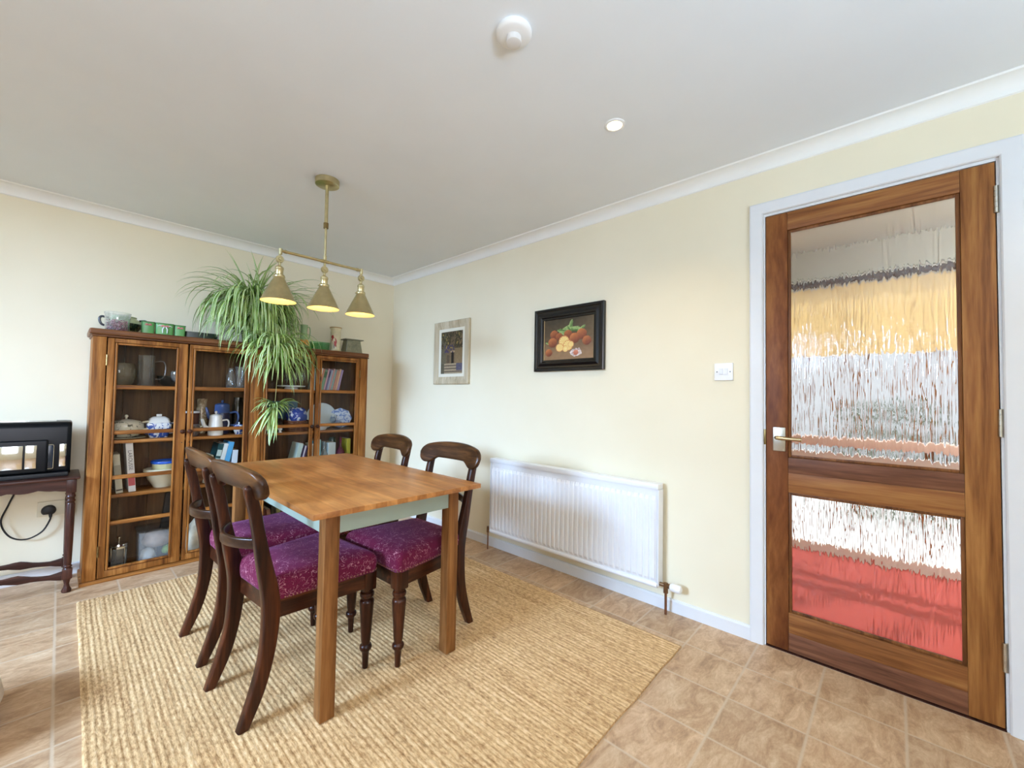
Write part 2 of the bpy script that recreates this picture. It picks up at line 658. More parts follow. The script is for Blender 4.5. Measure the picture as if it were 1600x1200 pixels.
def rrect(cx, cy, wx, wy, r, n=3):
    """rounded rectangle outline"""
    out = []
    r = min(r, wx / 2 - 1e-5, wy / 2 - 1e-5)
    for sx, sy, a0 in ((1, 1, 0), (-1, 1, PI / 2), (-1, -1, PI), (1, -1, 1.5 * PI)):
        for k in range(n + 1):
            a = a0 + PI / 2 * k / n
            out.append((cx + sx * (wx / 2 - r) + r * math.cos(a), cy + sy * (wy / 2 - r) + r * math.sin(a)))
    return out


B = bmesh.new

# ------------------------------------------------------------------ the room
H = 2.268
Y1, Y2 = -3.2446, -3.9556            # door leaf edges
XL, YB = -4.3, -5.6                  # side wall and rear wall of the room
T = 0.11

bm = B(); box(bm, (XL - 0.3, YB - 0.3, -0.05), (0.11, 0.12, 0.0)); structure(obj('floor', bm, M_TILE))
bm = B(); box(bm, (XL - 0.3, YB - 0.3, H), (0.11, 0.12, H + 0.1)); structure(obj('ceiling', bm, M_CEIL))
bm = B(); box(bm, (XL - 0.1, 0, 0), (T, T, H)); structure(obj('wall_back', bm, M_WALL))
bm = B()
OY1, OY2, OZ = Y1 + 0.028, Y2 - 0.028, 2.012
box(bm, (0, OY1, 0), (T, 0, H)); box(bm, (0, OY2, OZ), (T, OY1, H)); box(bm, (0, YB - 0.1, 0), (T, OY2, H))
structure(obj('wall_right', bm, M_WALL))
bm = B()
for lo, hi in (((YB - .1, 0), (-2.4, H)), ((-2.4, 0), (-0.9, 0.9)), ((-2.4, 2.06), (-0.9, H)), ((-0.9, 0), (0, H))):
    box(bm, (XL - 0.1, lo[0], lo[1]), (XL, hi[0], hi[1]))
structure(obj('wall_left', bm, M_WALL))
bm = B()
for lo, hi in (((XL - .1, 0), (-3.9, H)), ((-3.9, 0), (-1.7, 0.80)), ((-3.9, 2.06), (-1.7, H)), ((-1.7, 0), (0.1, H))):
    box(bm, (lo[0], YB - 0.1, lo[1]), (hi[0], YB, hi[1]))
structure(obj('wall_rear', bm, M_WALL))


def window(name, axis, pos, a0, a1, z0, z1, mull):
    """white framed window with panes"""
    bm, bp = B(), B()
    def bx(b, u0, u1, w0, w1, d0, d1, bev=0.004):
        if axis == 'x':
            box(b, (pos + d0, u0, w0), (pos + d1, u1, w1), bev)
        else:
            box(b, (u0, pos + d0, w0), (u1, pos + d1, w1), bev)
    us = [a0 + (a1 - a0) * i / mull for i in range(mull + 1)]
    for i, u in enumerate(us):
        lo = u if i == 0 else u - 0.03
        hi = u if i == mull else u + 0.03
        if i == 0: hi = u + 0.05
        if i == mull: lo = u - 0.05
        bx(bm, lo, hi, z0, z1, -0.08, -0.02)
    bx(bm, a0 + 0.05, a1 - 0.05, z0, z0 + 0.05, -0.08, -0.02)
    bx(bm, a0 + 0.05, a1 - 0.05, z1 - 0.05, z1, -0.08, -0.02)
    o = structure(obj(name, bm, M_WHITE))
    for u, w in zip(us, us[1:]):
        bp = B()
        bx(bp, u + 0.03, w - 0.03, z0 + 0.05, z1 - 0.05, -0.054, -0.05, 0)
        obj('pane', bp, M_GLASS, o, smooth=False)
    return o


window('window_1', 'x', XL, -2.4, -0.9, 0.9, 2.06, 1)
window('window_2', 'y', YB, -3.9, -1.7, 0.80, 2.06, 2)

# coving and baseboards
Pq, Qd = 0.0645, 0.061
def coving_outline(s):
    pts = [(0, H - Qd), (0, H), (s * Pq, H)]
    for k in range(9):
        a = PI / 2 * k / 8
        pts.append((s * (Pq - 0.004 - (Pq - 0.010) * math.sin(a)), H - 0.006 - (Qd - 0.010) * (1 - math.cos(a))))
    return pts
bm = B(); extrude_profile(bm, coving_outline(-1), 'Y', YB, 0); structure(obj('trim_1', bm, M_COVING, angle=50))
bm = B(); extrude_profile(bm, coving_outline(-1), 'X', XL, 0); structure(obj('trim_2', bm, M_COVING, angle=50))
HB = 0.065
bm = B(); extrude_profile(bm, [(0, 0), (-0.015, 0), (-0.015, HB - 0.008), (-0.009, HB), (0, HB)], 'Y', -3.18, 0); structure(obj('baseboard_right', bm, M_WHITE))
bm = B(); extrude_profile(bm, [(0, 0), (-0.015, 0), (-0.015, HB - 0.008), (-0.009, HB), (0, HB)], 'X', XL, 0); structure(obj('baseboard_back', bm, M_WHITE))

# architrave with mitred corners, and the lining inside the opening
bm = B()
ai, ao, zi, zo = (Y1 + 0.010, Y2 - 0.010), (Y1 + 0.065, Y2 - 0.065), 1.999, 2.052
def arch_ring(yin, yout, z_in, z_out):
    return None
path = [((ai[0], 0), (ao[0], 0)), ((ai[0], zi), (ao[0], zo)), ((ai[1], zi), (ao[1], zo)), ((ai[1], 0), (ao[1], 0))]
rings = []
for (yi, z_i), (yo, z_o) in path:
    L = lambda t: (yi + (yo - yi) * t, z_i + (z_o - z_i) * t)
    rings.append([(0, *L(0)), (-0.010, *L(0)), (-0.014, *L(0.08)), (-0.016, *L(0.25)), (-0.018, *L(0.9)), (-0.016, *L(1.0)), (0, *L(1.0))])
loft(bm, rings)
structure(obj('trim_3', bm, M_WHITE, angle=20))
bm = B()
box(bm, (0.0, Y1 + 0.003, 0), (T, OY1, OZ)); box(bm, (0.0, OY2, 0), (T, Y2 - 0.003, OZ)); box(bm, (0.0, Y2 - 0.003, 1.988), (T, Y1 + 0.003, OZ))
box(bm, (0.048, Y1 - 0.010, 0), (T - 0.02, Y1 + 0.003, 1.988)); box(bm, (0.048, Y2 - 0.003, 0), (T - 0.02, Y2 + 0.010, 1.988))
structure(obj('trim_4', bm, M_WHITE))
bm = B(); box(bm, (-0.004, Y2 - 0.003, 0.0), (T, Y1 + 0.003, 0.004)); structure(obj('trim_5', bm, M_DARK_X))

# ------------------------------------------------------------------ the glazed door
door = bpy.data.objects.new('door_1', None)
COL.objects.link(door)
door.location = (0.02, Y2, 0.006)
BASES['door_1'] = (0.02, Y2, 0.006)
door['label'] = 'sapele wood door with two reeded glass panes'
structure(door)
DX0, DX1 = 0.0, 0.042
def dpart(name, lo, hi, mat, bev=0.0025):
    bm = B(); box(bm, (DX0, *lo), (DX1, *hi), bev); return obj(name, bm, mat, door, True)
GY0, GY1 = -3.330, -3.870           # glass opening incl. beads
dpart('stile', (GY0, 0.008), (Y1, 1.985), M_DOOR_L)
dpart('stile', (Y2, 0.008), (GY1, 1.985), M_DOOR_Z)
dpart('top_rail', (GY1, 1.902), (GY0, 1.985), M_DOOR_Y)
bm = B()
box(bm, (DX0, GY1, 0.795), (DX1, GY0, 0.864), 0.002, mi=1)
box(bm, (DX0, GY1, 0.708), (DX1, GY0, 0.795), 0.002, mi=0)
obj('lock_rail', bm, [M_DOOR_Y, M_DOOR_D], door, True)
bm = B()
box(bm, (DX0, GY1, 0.088), (DX1, GY0, 0.176), 0.002, mi=0)
box(bm, (DX0, GY1, 0.008), (DX1, GY0, 0.088), 0.002, mi=1)
obj('bottom_rail', bm, [M_DOOR_Y, M_DOOR_D], door, True)
M_BEAD = wood('sapele_bead', (84, 48, 24), (120, 74, 38), (150, 98, 56), 'Z', 26, 0.4)


def ribbed_glass():
    m = bpy.data.materials.new('reeded_glass')
    m.use_nodes = True
    n = m.node_tree
    n.nodes.clear()
    out = N(n, 'ShaderNodeOutputMaterial')
    g = N(n, 'ShaderNodeBsdfGlass')
    g.inputs['Color'].default_value = (0.97, 0.98, 0.98, 1)
    g.inputs['Roughness'].default_value = 0.03
    g.inputs['IOR'].default_value = 1.45
    n.links.new(g.outputs[0], out.inputs[0])
    return m


M_REED = ribbed_glass()
def reeded_pane(z0, z1, seed):
    bm = B()
    y0, y1 = GY1 + 0.008, GY0 - 0.008
    nx, nz = 420, 80
    rnd = random.Random(seed)
    ph = [rnd.uniform(0, 6.28) for _ in range(4)]
    front, back = [], []
    for j in range(nz + 1):
        z = z0 + (z1 - z0) * j / nz
        rf, rb = [], []
        for i in range(nx + 1):
            y = y0 + (y1 - y0) * i / nx
            q = noise.noise(Vector((y * 150, z * 7.0, seed))) + 0.6 * noise.noise(Vector((y * 290, z * 18, seed + 9))) + 0.12 * noise.noise(Vector((y * 60, z * 60, seed + 4)))
            rf.append(bm.verts.new((0.0178 - 0.0015 * q, y, z)))
            if j in (0, nz) or i in (0, nx) or True:
                rb.append(None)
        front.append(rf)
    for j in range(nz):
        for i in range(nx):
            bm.faces.new((front[j][i], front[j][i + 1], front[j + 1][i + 1], front[j + 1][i]))
    # flat back sheet and rim
    c = [bm.verts.new((0.024, y, z)) for y, z in ((y0, z0), (y1, z0), (y1, z1), (y0, z1))]
    bm.faces.new(c[::-1])
    bm.faces.new([c[0], c[1]] + front[0][::-1])
    bm.faces.new([c[2], c[3]] + front[nz])
    bm.faces.new([c[3], c[0]] + [r[0] for r in front])
    bm.faces.new([c[1], c[2]] + [r[nx] for r in front[::-1]])
    return bm
for z0, z1, sd in ((0.864, 1.902, 3), (0.176, 0.708, 11)):
    bm = B()
    bw = 0.012
    for lo, hi in (((GY1, z0), (GY1 + bw, z1)), ((GY0 - bw, z0), (GY0, z1)), ((GY1 + bw, z0), (GY0 - bw, z0 + bw)), ((GY1 + bw, z1 - bw), (GY0 - bw, z1))):
        box(bm, (0.006, *lo), (0.017, *hi), 0.003)
    obj('glazing_bead', bm, M_BEAD, door, True)
    o = obj('pane', reeded_pane(z0 + 0.004, z1 - 0.004, sd), M_REED, door, True, angle=80)
    o['label'] = 'upper reeded glass pane' if sd == 3 else 'lower reeded glass pane'
bm = B(); box(bm, (-0.006, -3.321, 0.890), (0.001, -3.272, 0.998), 0.003)
for yy in (-3.279, -3.314):
    for zz in (0.898, 0.990):
        vs = lathe(bm, [(0.003, 0), (0.003, 0.0015)], (0, 0, 0), 10)
        for v in vs: v.co = Vector((-0.006 - v.co.z, yy + v.co.x, zz + v.co.y))
obj('handle_plate', bm, M_NICKEL, door, True)
bm = B()
tube(bm, [(-0.004, -3.290, 0.952), (-0.035, -3.290, 0.952), (-0.047, -3.296, 0.952), (-0.050, -3.315, 0.952), (-0.050, -3.360, 0.951), (-0.049, -3.388, 0.950)],
     [0.008, 0.008, 0.0085, 0.008, 0.0075, 0.009], 12)
obj('lever_handle', bm, plain('brushed_lever_metal', (186, 164, 122), 0.3, 1.0, 0.05, 30), door, True)
for zz in (1.848, 1.053, 0.249):
    bm = B()
    for k in range(5):
        vs = lathe(bm, [(0.0058, -0.0095), (0.0062, -0.009), (0.0062, 0.009), (0.0058, 0.0095)], (-0.002, Y2 - 0.002, zz + (k - 2) * 0.0195), 14)
    box(bm, (-0.0005, Y2 - 0.011, zz - 0.05), (0.001, Y2 - 0.004, zz + 0.05))
    obj('hinge', bm, M_NICKEL, door, True)
bm = B(); box(bm, (-0.0015, Y1 + 0.001, 0.915), (0.004, Y1 + 0.012, 0.985), 0.001); structure(obj('trim_6', bm, M_BRASS_D))

# ------------------------------------------------------------------ the hall behind the door
HX = 1.62
M_CARPET = plain('red_hall_carpet', (174, 66, 62), 0.95, 0, 0.12, 120)
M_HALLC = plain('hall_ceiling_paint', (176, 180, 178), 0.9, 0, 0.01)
M_LINTEL = plain('dark_curtain_pole_wood', (70, 52, 38), 0.6)
M_BLIND = bpy.data.materials.new('cream_blind_fabric')
M_BLIND.use_nodes = True
_n = M_BLIND.node_tree
_n.nodes.clear()
_o, _d, _t, _m = N(_n, 'ShaderNodeOutputMaterial'), N(_n, 'ShaderNodeBsdfDiffuse'), N(_n, 'ShaderNodeBsdfTranslucent'), N(_n, 'ShaderNodeMixShader')
_d.inputs[0].default_value = lin(242, 228, 192)
_t.inputs[0].default_value = lin(244, 230, 196)
_m.inputs[0].default_value = 0.6
_n.links.new(_d.outputs[0], _m.inputs[1]); _n.links.new(_t.outputs[0], _m.inputs[2]); _n.links.new(_m.outputs[0], _o.inputs[0])
M_SILL = plain('dusky_pink_board', (226, 200, 196), 0.6)
bm = B(); box(bm, (0.11, -6.2, -0.05), (HX + 0.06, -1.9, 0.0)); structure(obj('floor_hall', bm, M_CARPET))
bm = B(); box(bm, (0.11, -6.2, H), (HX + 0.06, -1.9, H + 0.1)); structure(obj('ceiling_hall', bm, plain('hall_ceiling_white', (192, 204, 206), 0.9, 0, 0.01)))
bm = B(); box(bm, (0.11, -2.0, 0), (HX, -1.9, H)); structure(obj('wall_hall_left', bm, M_WALL))
bm = B(); box(bm, (0.11, -6.2, 0), (HX, -6.1, H)); structure(obj('wall_hall_right', bm, M_WALL))
WY0, WY1 = -4.75, -2.55
bm = B()
box(bm, (HX, -6.2, 0), (HX + 0.1, WY0, H)); box(bm, (HX, WY1, 0), (HX + 0.1, -1.9, H)); box(bm, (HX, WY0, 2.05), (HX + 0.1, WY1, H))
structure(obj('wall_hall_front', bm, M_HALLC))
bm = B()
for k in range(6):
    y = WY0 + (WY1 - WY0) * k / 5
    box(bm, (HX + 0.03, max(y - 0.035, WY0), 0.0), (HX + 0.08, min(y + 0.035, WY1), 2.05))
for z0, z1 in ((0, 0.06), (0.66, 0.74), (1.97, 2.05)):
    box(bm, (HX + 0.029, WY0, z0), (HX + 0.081, WY1, z1), mi=1)
w3 = structure(obj('window_3', bm, [M_DOOR_Z, M_WHITE]))
bm = B(); box(bm, (HX + 0.055, WY0, 0.06), (HX + 0.058, WY1, 1.97)); obj('pane', bm, M_GLASS, w3, smooth=False)
t = thing('roller_blind', 'cream roller blind half lowered, seen through the upper door glass', 'blind', (HX - 0.02, (WY0 + WY1) / 2, 1.45))
bm = B(); box(bm, (HX - 0.012, WY0, 1.46), (HX - 0.008, WY1, 1.97)); obj('blind_fabric', bm, M_BLIND, t, True)
bm = B(); tube(bm, [(HX - 0.022, WY0, 2.005), (HX - 0.022, WY1, 2.005)], 0.022, 12); obj('roller', bm, M_LINTEL, t, True)
bm = B(); box(bm, (HX - 0.07, WY0, 0.800), (HX + 0.02, WY1, 0.862), 0.006); structure(obj('trim_7', bm, M_SILL))
# outside the hall window: paving and shrubs
bm = B(); box(bm, (HX + 0.12, -14, -0.12), (16, 6, -0.06)); structure(obj('ground_outside', bm, plain('pale_paving', (216, 220, 226), 0.85, 0, 0.05, 3)))


def shrub(x, y, r, h, label):
    bm = B()
    rnd = random.Random(int(x * 100 + y * 10))
    for i in range(420):
        a, b = rnd.uniform(0, 2 * PI), rnd.uniform(0, 1)
        rad = r * math.sqrt(rnd.uniform(0.3, 1)) * math.sin(PI * (0.15 + 0.8 * b)) ** 0.6
        c = Vector((x + rad * math.cos(a), y + rad * math.sin(a), -0.03 + h * b))
        d = Vector((rnd.uniform(-1, 1), rnd.uniform(-1, 1), rnd.uniform(-0.3, 1))).normalized()
        e = d.orthogonal().normalized()
        L, w = rnd.uniform(0.07, 0.13), rnd.uniform(0.02, 0.035)
        q = [c, c + d * L * 0.5 + e * w, c + d * L, c + d * L * 0.5 - e * w]
        bm.faces.new([bm.verts.new(p) for p in q])
    t = thing('garden_shrub', label, 'shrub', (x, y, -0.06))
    obj('foliage', bm, plain('shrub_leaves', (72, 88, 54), 0.6, 0, 0.2, 20), t, True, smooth=False)
    bm = B(); tube(bm, [(x, y, -0.06), (x, y, h * 0.5)], [0.03, 0.015], 8); obj('stem', bm, M_DARK_Z, t, True)
bm = B(); box(bm, (6.6, -14, -0.06), (6.8, 6, 1.95)); structure(obj('wall_garden', bm, plain('pale_garden_wall', (192, 196, 202), 0.85, 0, 0.06, 3)))
hl = thing('hall_fill_lamp', 'made-up glass globe lamp added to brighten the hall, out of the door glass view', 'lamp', (0.85, -5.3, H))  # invented fitting, added to lift the light in the hall
bm = B(); lathe(bm, [(0.0, -0.03), (0.05, -0.03), (0.05, 0.0), (0.0, 0.0)], (0, 0, 0), 24); obj('base', bm, M_BRASS, hl)
bm = B(); lathe(bm, [(0.0, -0.19), (0.05, -0.175), (0.08, -0.13), (0.08, -0.09), (0.05, -0.045), (0.04, -0.03)], (0, 0, 0), 28, cap=False); obj('globe', bm, emissive('globe_glow', (1.0, 0.9, 0.75), 3), hl)
add_light('hall_fill_light', 'POINT', (0.85, -5.0, 1.95), None, 45, (1.0, 0.90, 0.76), radius=0.1)  # added hall fill near the invented globe
shrub(3.4, -3.7, 0.55, 1.15, 'green shrub outdoors behind the middle of the upper door glass')
shrub(3.9, -5.2, 0.6, 1.35, 'taller green shrub outdoors behind the hinge side of the door glass')

# ------------------------------------------------------------------ rug
def make_rug():
    bm = B()
    x0, x1, y0, y1 = -2.135, -0.298, -2.968, -0.548
    rows, sub, ny = 104, 4, 150
    nx = rows * sub
    grid = []
    for j in range(ny + 1):
        v = j / ny
        r = []
        for i in range(nx + 1):
            u = i / nx
            wob = 0.004 * noise.noise(Vector((v * 12, 3.1, 0)))
            x = x0 + (x1 - x0) * u - 0.03 * (1 - u) * (1 - v) * 0.7 + wob
            y = y0 + (y1 - y0) * v + 0.006 * noise.noise(Vector((u * 14, 1.7, 2))) - 0.012 * (1 - u) * (1 - v)
            rib = abs(math.sin(PI * u * rows))
            plait = 0.5 + 0.5 * math.sin(2 * PI * (y / 0.033) + (i // sub) * 2.1 + 2.0 * noise.noise(Vector((i // sub * 3.1, y * 6, 0))))
            z = 0.0074 + 0.0024 * rib + 0.0005 * plait * rib + 0.0007 * noise.noise(Vector((x * 40, y * 40, 0)))
            r.append(bm.verts.new((x, y, z)))
        grid.append(r)
    for j in range(ny):
        for i in range(nx):
            bm.faces.new((grid[j][i], grid[j][i + 1], grid[j + 1][i + 1], grid[j + 1][i]))
    edge = grid[0] + [r[-1] for r in grid[1:]] + grid[-1][-2::-1] + [r[0] for r in grid[-2:0:-1]]
    low = [bm.verts.new((v.co.x, v.co.y, 0.0005)) for v in edge]
    for k in range(len(edge)):
        q = (k + 1) % len(edge)
        bm.faces.new((edge[k], edge[q], low[q], low[k]))
    o = obj('jute_rug', bm, M_JUTE, angle=75)
    tag(o, 'large braided natural jute rug under the dining table', 'rug')
make_rug()

# ------------------------------------------------------------------ dining table
TA = -0.0087
table = thing('dining_table', 'wooden dining table with strip-jointed top and sage green apron', 'table', (-1.6772, -2.3331, 0.0105), TA)
TW, TL, TZ, TT, OV, LG, AP = 0.718, 1.2863, 0.7206, 0.0195, 0.0685, 0.0517, 0.080
def at_table(name, lo, hi, mat, bev=0.003):
    bm = B(); box(bm, lo, hi, bev); return obj(name, bm, mat, table)
at_table('table_top', (0, 0, TZ - TT), (TW, TL, TZ), M_TOP, 0.002)
for x in (OV, TW - OV - LG):
    for y in (OV, TL - OV - LG):
        at_table('leg', (x, y, 0), (x + LG, y + LG, TZ - TT - 0.0004), M_TLEG, 0.004)
za, zb = TZ - TT - AP, TZ - TT - 0.0005
at_table('apron', (OV + LG, OV + 0.006, za), (TW - OV - LG, OV + 0.026, zb), M_GREEN, 0.001)
at_table('apron', (OV + LG, TL - OV - 0.026, za), (TW - OV - LG, TL - OV - 0.006, zb), M_GREEN, 0.001)
at_table('apron', (OV + 0.006, OV + LG, za), (OV + 0.026, TL - OV - LG, zb), M_GREEN, 0.001)
at_table('apron', (TW - OV - 0.026, OV + LG, za), (TW - OV - 0.006, TL - OV - LG, zb), M_GREEN, 0.001)


# ------------------------------------------------------------------ chairs
def make_chair(loc, rz, label):
    ch = thing('dining_chair', label, 'chair', loc, rz, 'dining chairs around the table')
    # rear legs that run up into the back stiles
    prof = spline([(0.0, -0.090, -0.056), (0.10, -0.058, -0.012), (0.20, -0.033, 0.014), (0.30, -0.025, 0.028), (0.38, -0.026, 0.030), (0.44, -0.034, 0.020),
                   (0.50, -0.045, 0.004), (0.57, -0.056, -0.014), (0.64, -0.067, -0.030), (0.72, -0.083, -0.046), (0.765, -0.094, -0.060), (0.785, -0.097, -0.068)], 5)
    for s in (-1, 1):
        bm = B()
        rings = []
        for z, xb, xf in prof:
            y = s * (0.155 + 0.006 * (z > 0.4) * min(1, (z - 0.4) / 0.3))
            w = 0.034 if z < 0.45 else 0.034 - 0.006 * min(1, (z - 0.45) / 0.3)
            rings.append([(p, q, z) for p, q in rrect((xb + xf) / 2, y, max(xf - xb, 0.02), w, 0.007)])
        # rounded tab at the top
        z, xb, xf = prof[-1]
        for k, (dz, sc) in enumerate(((0.006, 0.86), (0.010, 0.6), (0.012, 0.25))):
            rings.append([(p, q, z + dz) for p, q in rrect((xb + xf) / 2, s * 0.161, 0.032 * sc, 0.028 * sc, 0.006 * sc)])
        loft(bm, rings)
        obj('rear_leg', bm, M_MAH_Z, ch, angle=50)
    # turned front legs
    for s in (-1, 1):
        bm = B()
        cx, cy = 0.358, s * 0.186
        box(bm, (cx - 0.026, cy - 0.026, 0.315), (cx + 0.026, cy + 0.026, 0.387), 0.004)
        lp = [(0.009, 0.0), (0.0115, 0.003), (0.0115, 0.012), (0.0125, 0.04), (0.0145, 0.066), (0.017, 0.070), (0.0225, 0.077), (0.0245, 0.085), (0.0225, 0.093),
              (0.017, 0.098), (0.0165, 0.104), (0.019, 0.115), (0.0235, 0.19), (0.0275, 0.252), (0.0285, 0.266), (0.026, 0.274), (0.020, 0.278), (0.020, 0.284), (0.0265, 0.288),
              (0.0285, 0.296), (0.0265, 0.303), (0.021, 0.306), (0.022, 0.312), (0.027, 0.316)]
        lathe(bm, lp, (cx, cy, 0), 24)
        obj('front_leg', bm, M_MAH_Z, ch, angle=40)
    # seat frame
    bm = B()
    z0, z1 = 0.328, 0.388
    def trap(x0, w0, x1, w1):
        return [(x0, -w0), (x1, -w1), (x1, w1), (x0, w0)]
    out, inn = trap(0.012, 0.168, 0.383, 0.211), trap(0.034, 0.146, 0.361, 0.187)
    vo0, vo1 = [bm.verts.new((x, y, z0)) for x, y in out], [bm.verts.new((x, y, z1)) for x, y in out]
    vi0, vi1 = [bm.verts.new((x, y, z0)) for x, y in inn], [bm.verts.new((x, y, z1)) for x, y in inn]
    for k in range(4):
        q = (k + 1) % 4
        bm.faces.new((vo0[k], vo0[q], vo1[q], vo1[k]))
        bm.faces.new((vi0[q], vi0[k], vi1[k], vi1[q]))
        bm.faces.new((vo1[k], vo1[q], vi1[q], vi1[k]))
        bm.faces.new((vo0[q], vo0[k], vi0[k], vi0[q]))
    obj('seat_frame', bm, M_MAH_X, ch)
    # stuffed seat
    bm = B()
    n = 22
    def outline(x0, w0, x1, w1, r):
        pts = []
        c = [((x1 - r), (w1 - r), 0), ((x0 + r), (w0 - r), PI / 2), ((x0 + r), -(w0 - r), PI), ((x1 - r), -(w1 - r), 1.5 * PI)]
        for cx, cy, a0 in c:
            for k in range(7):
                a = a0 + PI / 2 * k / 6
                pts.append((cx + r * math.cos(a), cy + r * math.sin(a)))
        res = []
        m = len(pts)
        for i in range(m):                 # subdivide the long sides
            a, b = Vector(pts[i]), Vector(pts[(i + 1) % m])
            st = 8 if (b - a).length > 0.06 else 1
            for k in range(st):
                res.append(tuple(a.lerp(b, k / st)))
        return res
    rings = []
    cx = 0.197
    base = outline(0.010, 0.170, 0.386, 0.214, 0.022)
    for sc, z in ((0.99, 0.386), (1.0, 0.392), (1.012, 0.406), (1.016, 0.424), (1.008, 0.440), (0.98, 0.453), (0.92, 0.463), (0.80, 0.471), (0.62, 0.4765), (0.40, 0.4795), (0.18, 0.481)):
        rings.append([(cx + (x - cx) * sc, y * sc, z) for x, y in base])
    # keep clear of the rear stiles: pinch the back corners
    loft(bm, rings)
    obj('seat', bm, M_SEAT, ch, angle=75)
    bm = B()
    bl = outline(0.008, 0.172, 0.388, 0.216, 0.022)
    L = 0.0
    acc = []
    for a, b in zip(bl, bl[1:] + bl[:1]):
        a, b = Vector(a), Vector(b)
        d = (b - a).length
        k = 0.0
        while L + (d - k) >= 0.013:
            k += 0.013 - L
            L = 0.0
            acc.append(a.lerp(b, k / d))
        L += d - k
    for p in acc:
        if p.x > 0.03:
            r = bmesh.ops.create_icosphere(bm, subdivisions=1, radius=0.0034)
            bmesh.ops.translate(bm, verts=r['verts'], vec=(p.x, p.y, 0.394))
    obj('nail_trim', bm, plain('antique_nail_heads', (150, 104, 84), 0.4, 0.6, 0.1, 60), ch)
    # crest rail: curved in plan, rounded ends that drop over the stiles
    bm = B()
    rings = []
    W = 0.224
    us = [math.sin(PI / 2 * k / 24) for k in range(-24, 25)]
    for u in us:
        y = W * u
        a = abs(u)
        zt = 0.862 - 0.030 * a ** 2.4
        zb_ = 0.776
        if a > 0.42:
            t_ = min(1, (a - 0.42) / 0.30)
            zb_ -= 0.030 * (t_ * t_ * (3 - 2 * t_))
        if a > 0.80:
            t_ = (a - 0.80) / 0.20
            e = 1 - math.sqrt(max(0, 1 - t_ * t_))
            mid = 0.800
            zt = zt - (zt - mid) * e * 0.96
            zb_ = zb_ + (mid - zb_) * e * 0.96
        xc = -0.084 + 0.55 * y * y
        th = 0.028 if a < 0.95 else 0.028 - 0.010 * (a - 0.95) / 0.05
        hgt = max(zt - zb_, 0.004)
        ring = []
        for p, q in rrect(0, 0, th, hgt, 0.011, 4):
            zz = (zt + zb_) / 2 + q
            lean = -(zz - 0.80) * 0.28                       # rolls backward with the back
            ring.append((xc + p + lean, y, zz))
        rings.append(ring)
    loft(bm, rings)
    obj('crest_rail', bm, M_MAH_Y, ch, angle=60)
    # bowed middle rail
    bm = B()
    rings = []
    for k in range(-12, 13):
        y = 0.150 * k / 12
        xc = -0.092 + 0.062 * (k / 12) ** 2
        zc = 0.590
        rings.append([(xc + p, y, zc + q) for p, q in rrect(0, 0, 0.016, 0.036, 0.006)])
    loft(bm, rings)
    obj('middle_rail', bm, M_MAH_Y, ch, angle=50)
    return ch


make_chair((-1.730, -1.945, 0.0105), 0.085, 'mahogany bar-back dining chair nearest the camera, with its back to the viewer')
make_chair((-1.737, -1.455, 0.0105), 0.02, 'mahogany bar-back dining chair between the glazed cabinet and the nearest chair')
make_chair((-0.912, -1.985, 0.0105), PI + 0.042, 'mahogany bar-back dining chair facing the viewer, nearest the radiator')
make_chair((-0.905, -1.405, 0.0105), PI - 0.03, 'mahogany bar-back dining chair half hidden behind the table, below the courtyard picture')

# ------------------------------------------------------------------ radiator
rad = thing('radiator', 'white ribbed panel radiator below the two pictures', 'radiator', (-0.06, -2.137, 0.13))
RY0, RY1, RZ0, RZ1, RXF = -2.768, -1.506, 0.128, 0.668, -0.088
bm = B()
nr = 36
cols = []
for i in range(nr * 10 + 1):
    u = i / (nr * 10)
    f = (u * nr) % 1.0
    tri = max(0, min(1, (0.42 - abs(f - 0.5)) / 0.13))
    cols.append((RY0 + 0.012 + (RY1 - RY0 - 0.024) * u, tri))
zrow = [(RZ0 + 0.014, 0.0), (RZ0 + 0.030, 0.0), (RZ0 + 0.048, 1.0), (RZ1 - 0.085, 1.0), (RZ1 - 0.065, 0.0), (RZ1 - 0.028, 0.0)]
vs = [[bm.verts.new((RXF + 0.010 - 0.011 * t_ * m_, y, z)) for y, t_ in cols] for z, m_ in zrow]
for a, b in zip(vs, vs[1:]):
    for i in range(len(a) - 1):
        bm.faces.new((a[i], a[i + 1], b[i + 1], b[i]))
box(bm, (RXF + 0.014, RY0 + 0.006, RZ0 + 0.012), (-0.028, RY1 - 0.006, RZ1 - 0.03), 0.004)
obj('ribbed_panel', bm, M_RAD, rad, True, angle=25)
bm = B(); tube(bm, [(RXF + 0.012, RY0 + 0.006, RZ0 + 0.012), (RXF + 0.012, RY1 - 0.006, RZ0 + 0.012)], 0.0125, 12)
obj('bottom_edge', bm, M_RAD, rad, True)
bm = B(); box(bm, (RXF - 0.002, RY0, RZ1 - 0.030), (-0.022, RY1, RZ1), 0.006)
for k in range(40):
    y = RY0 + 0.02 + (RY1 - RY0 - 0.04) * k / 40
    box(bm, (RXF + 0.012, y, RZ1 - 0.0005), (-0.036, y + 0.014, RZ1 + 0.0006))
obj('top_grille', bm, M_RAD, rad, True)
for y0, y1 in ((RY0 - 0.001, RY0 + 0.005), (RY1 - 0.005, RY1 + 0.001)):
    bm = B(); box(bm, (RXF + 0.006, y0, RZ0 + 0.01), (-0.024, y1, RZ1 - 0.03), 0.002); obj('side_panel', bm, M_RAD, rad, True)
bm = B(); tube(bm, [(-0.06, RY0 + 0.002, 0.148), (-0.06, RY0 - 0.030, 0.148)], 0.010, 12); tube(bm, [(-0.06, RY0 - 0.032, 0.110), (-0.06, RY0 - 0.032, 0.160)], 0.012, 12)
tube(bm, [(-0.06, RY0 - 0.030, 0.148), (-0.06, RY0 - 0.060, 0.148)], [0.009, 0.014], 12)
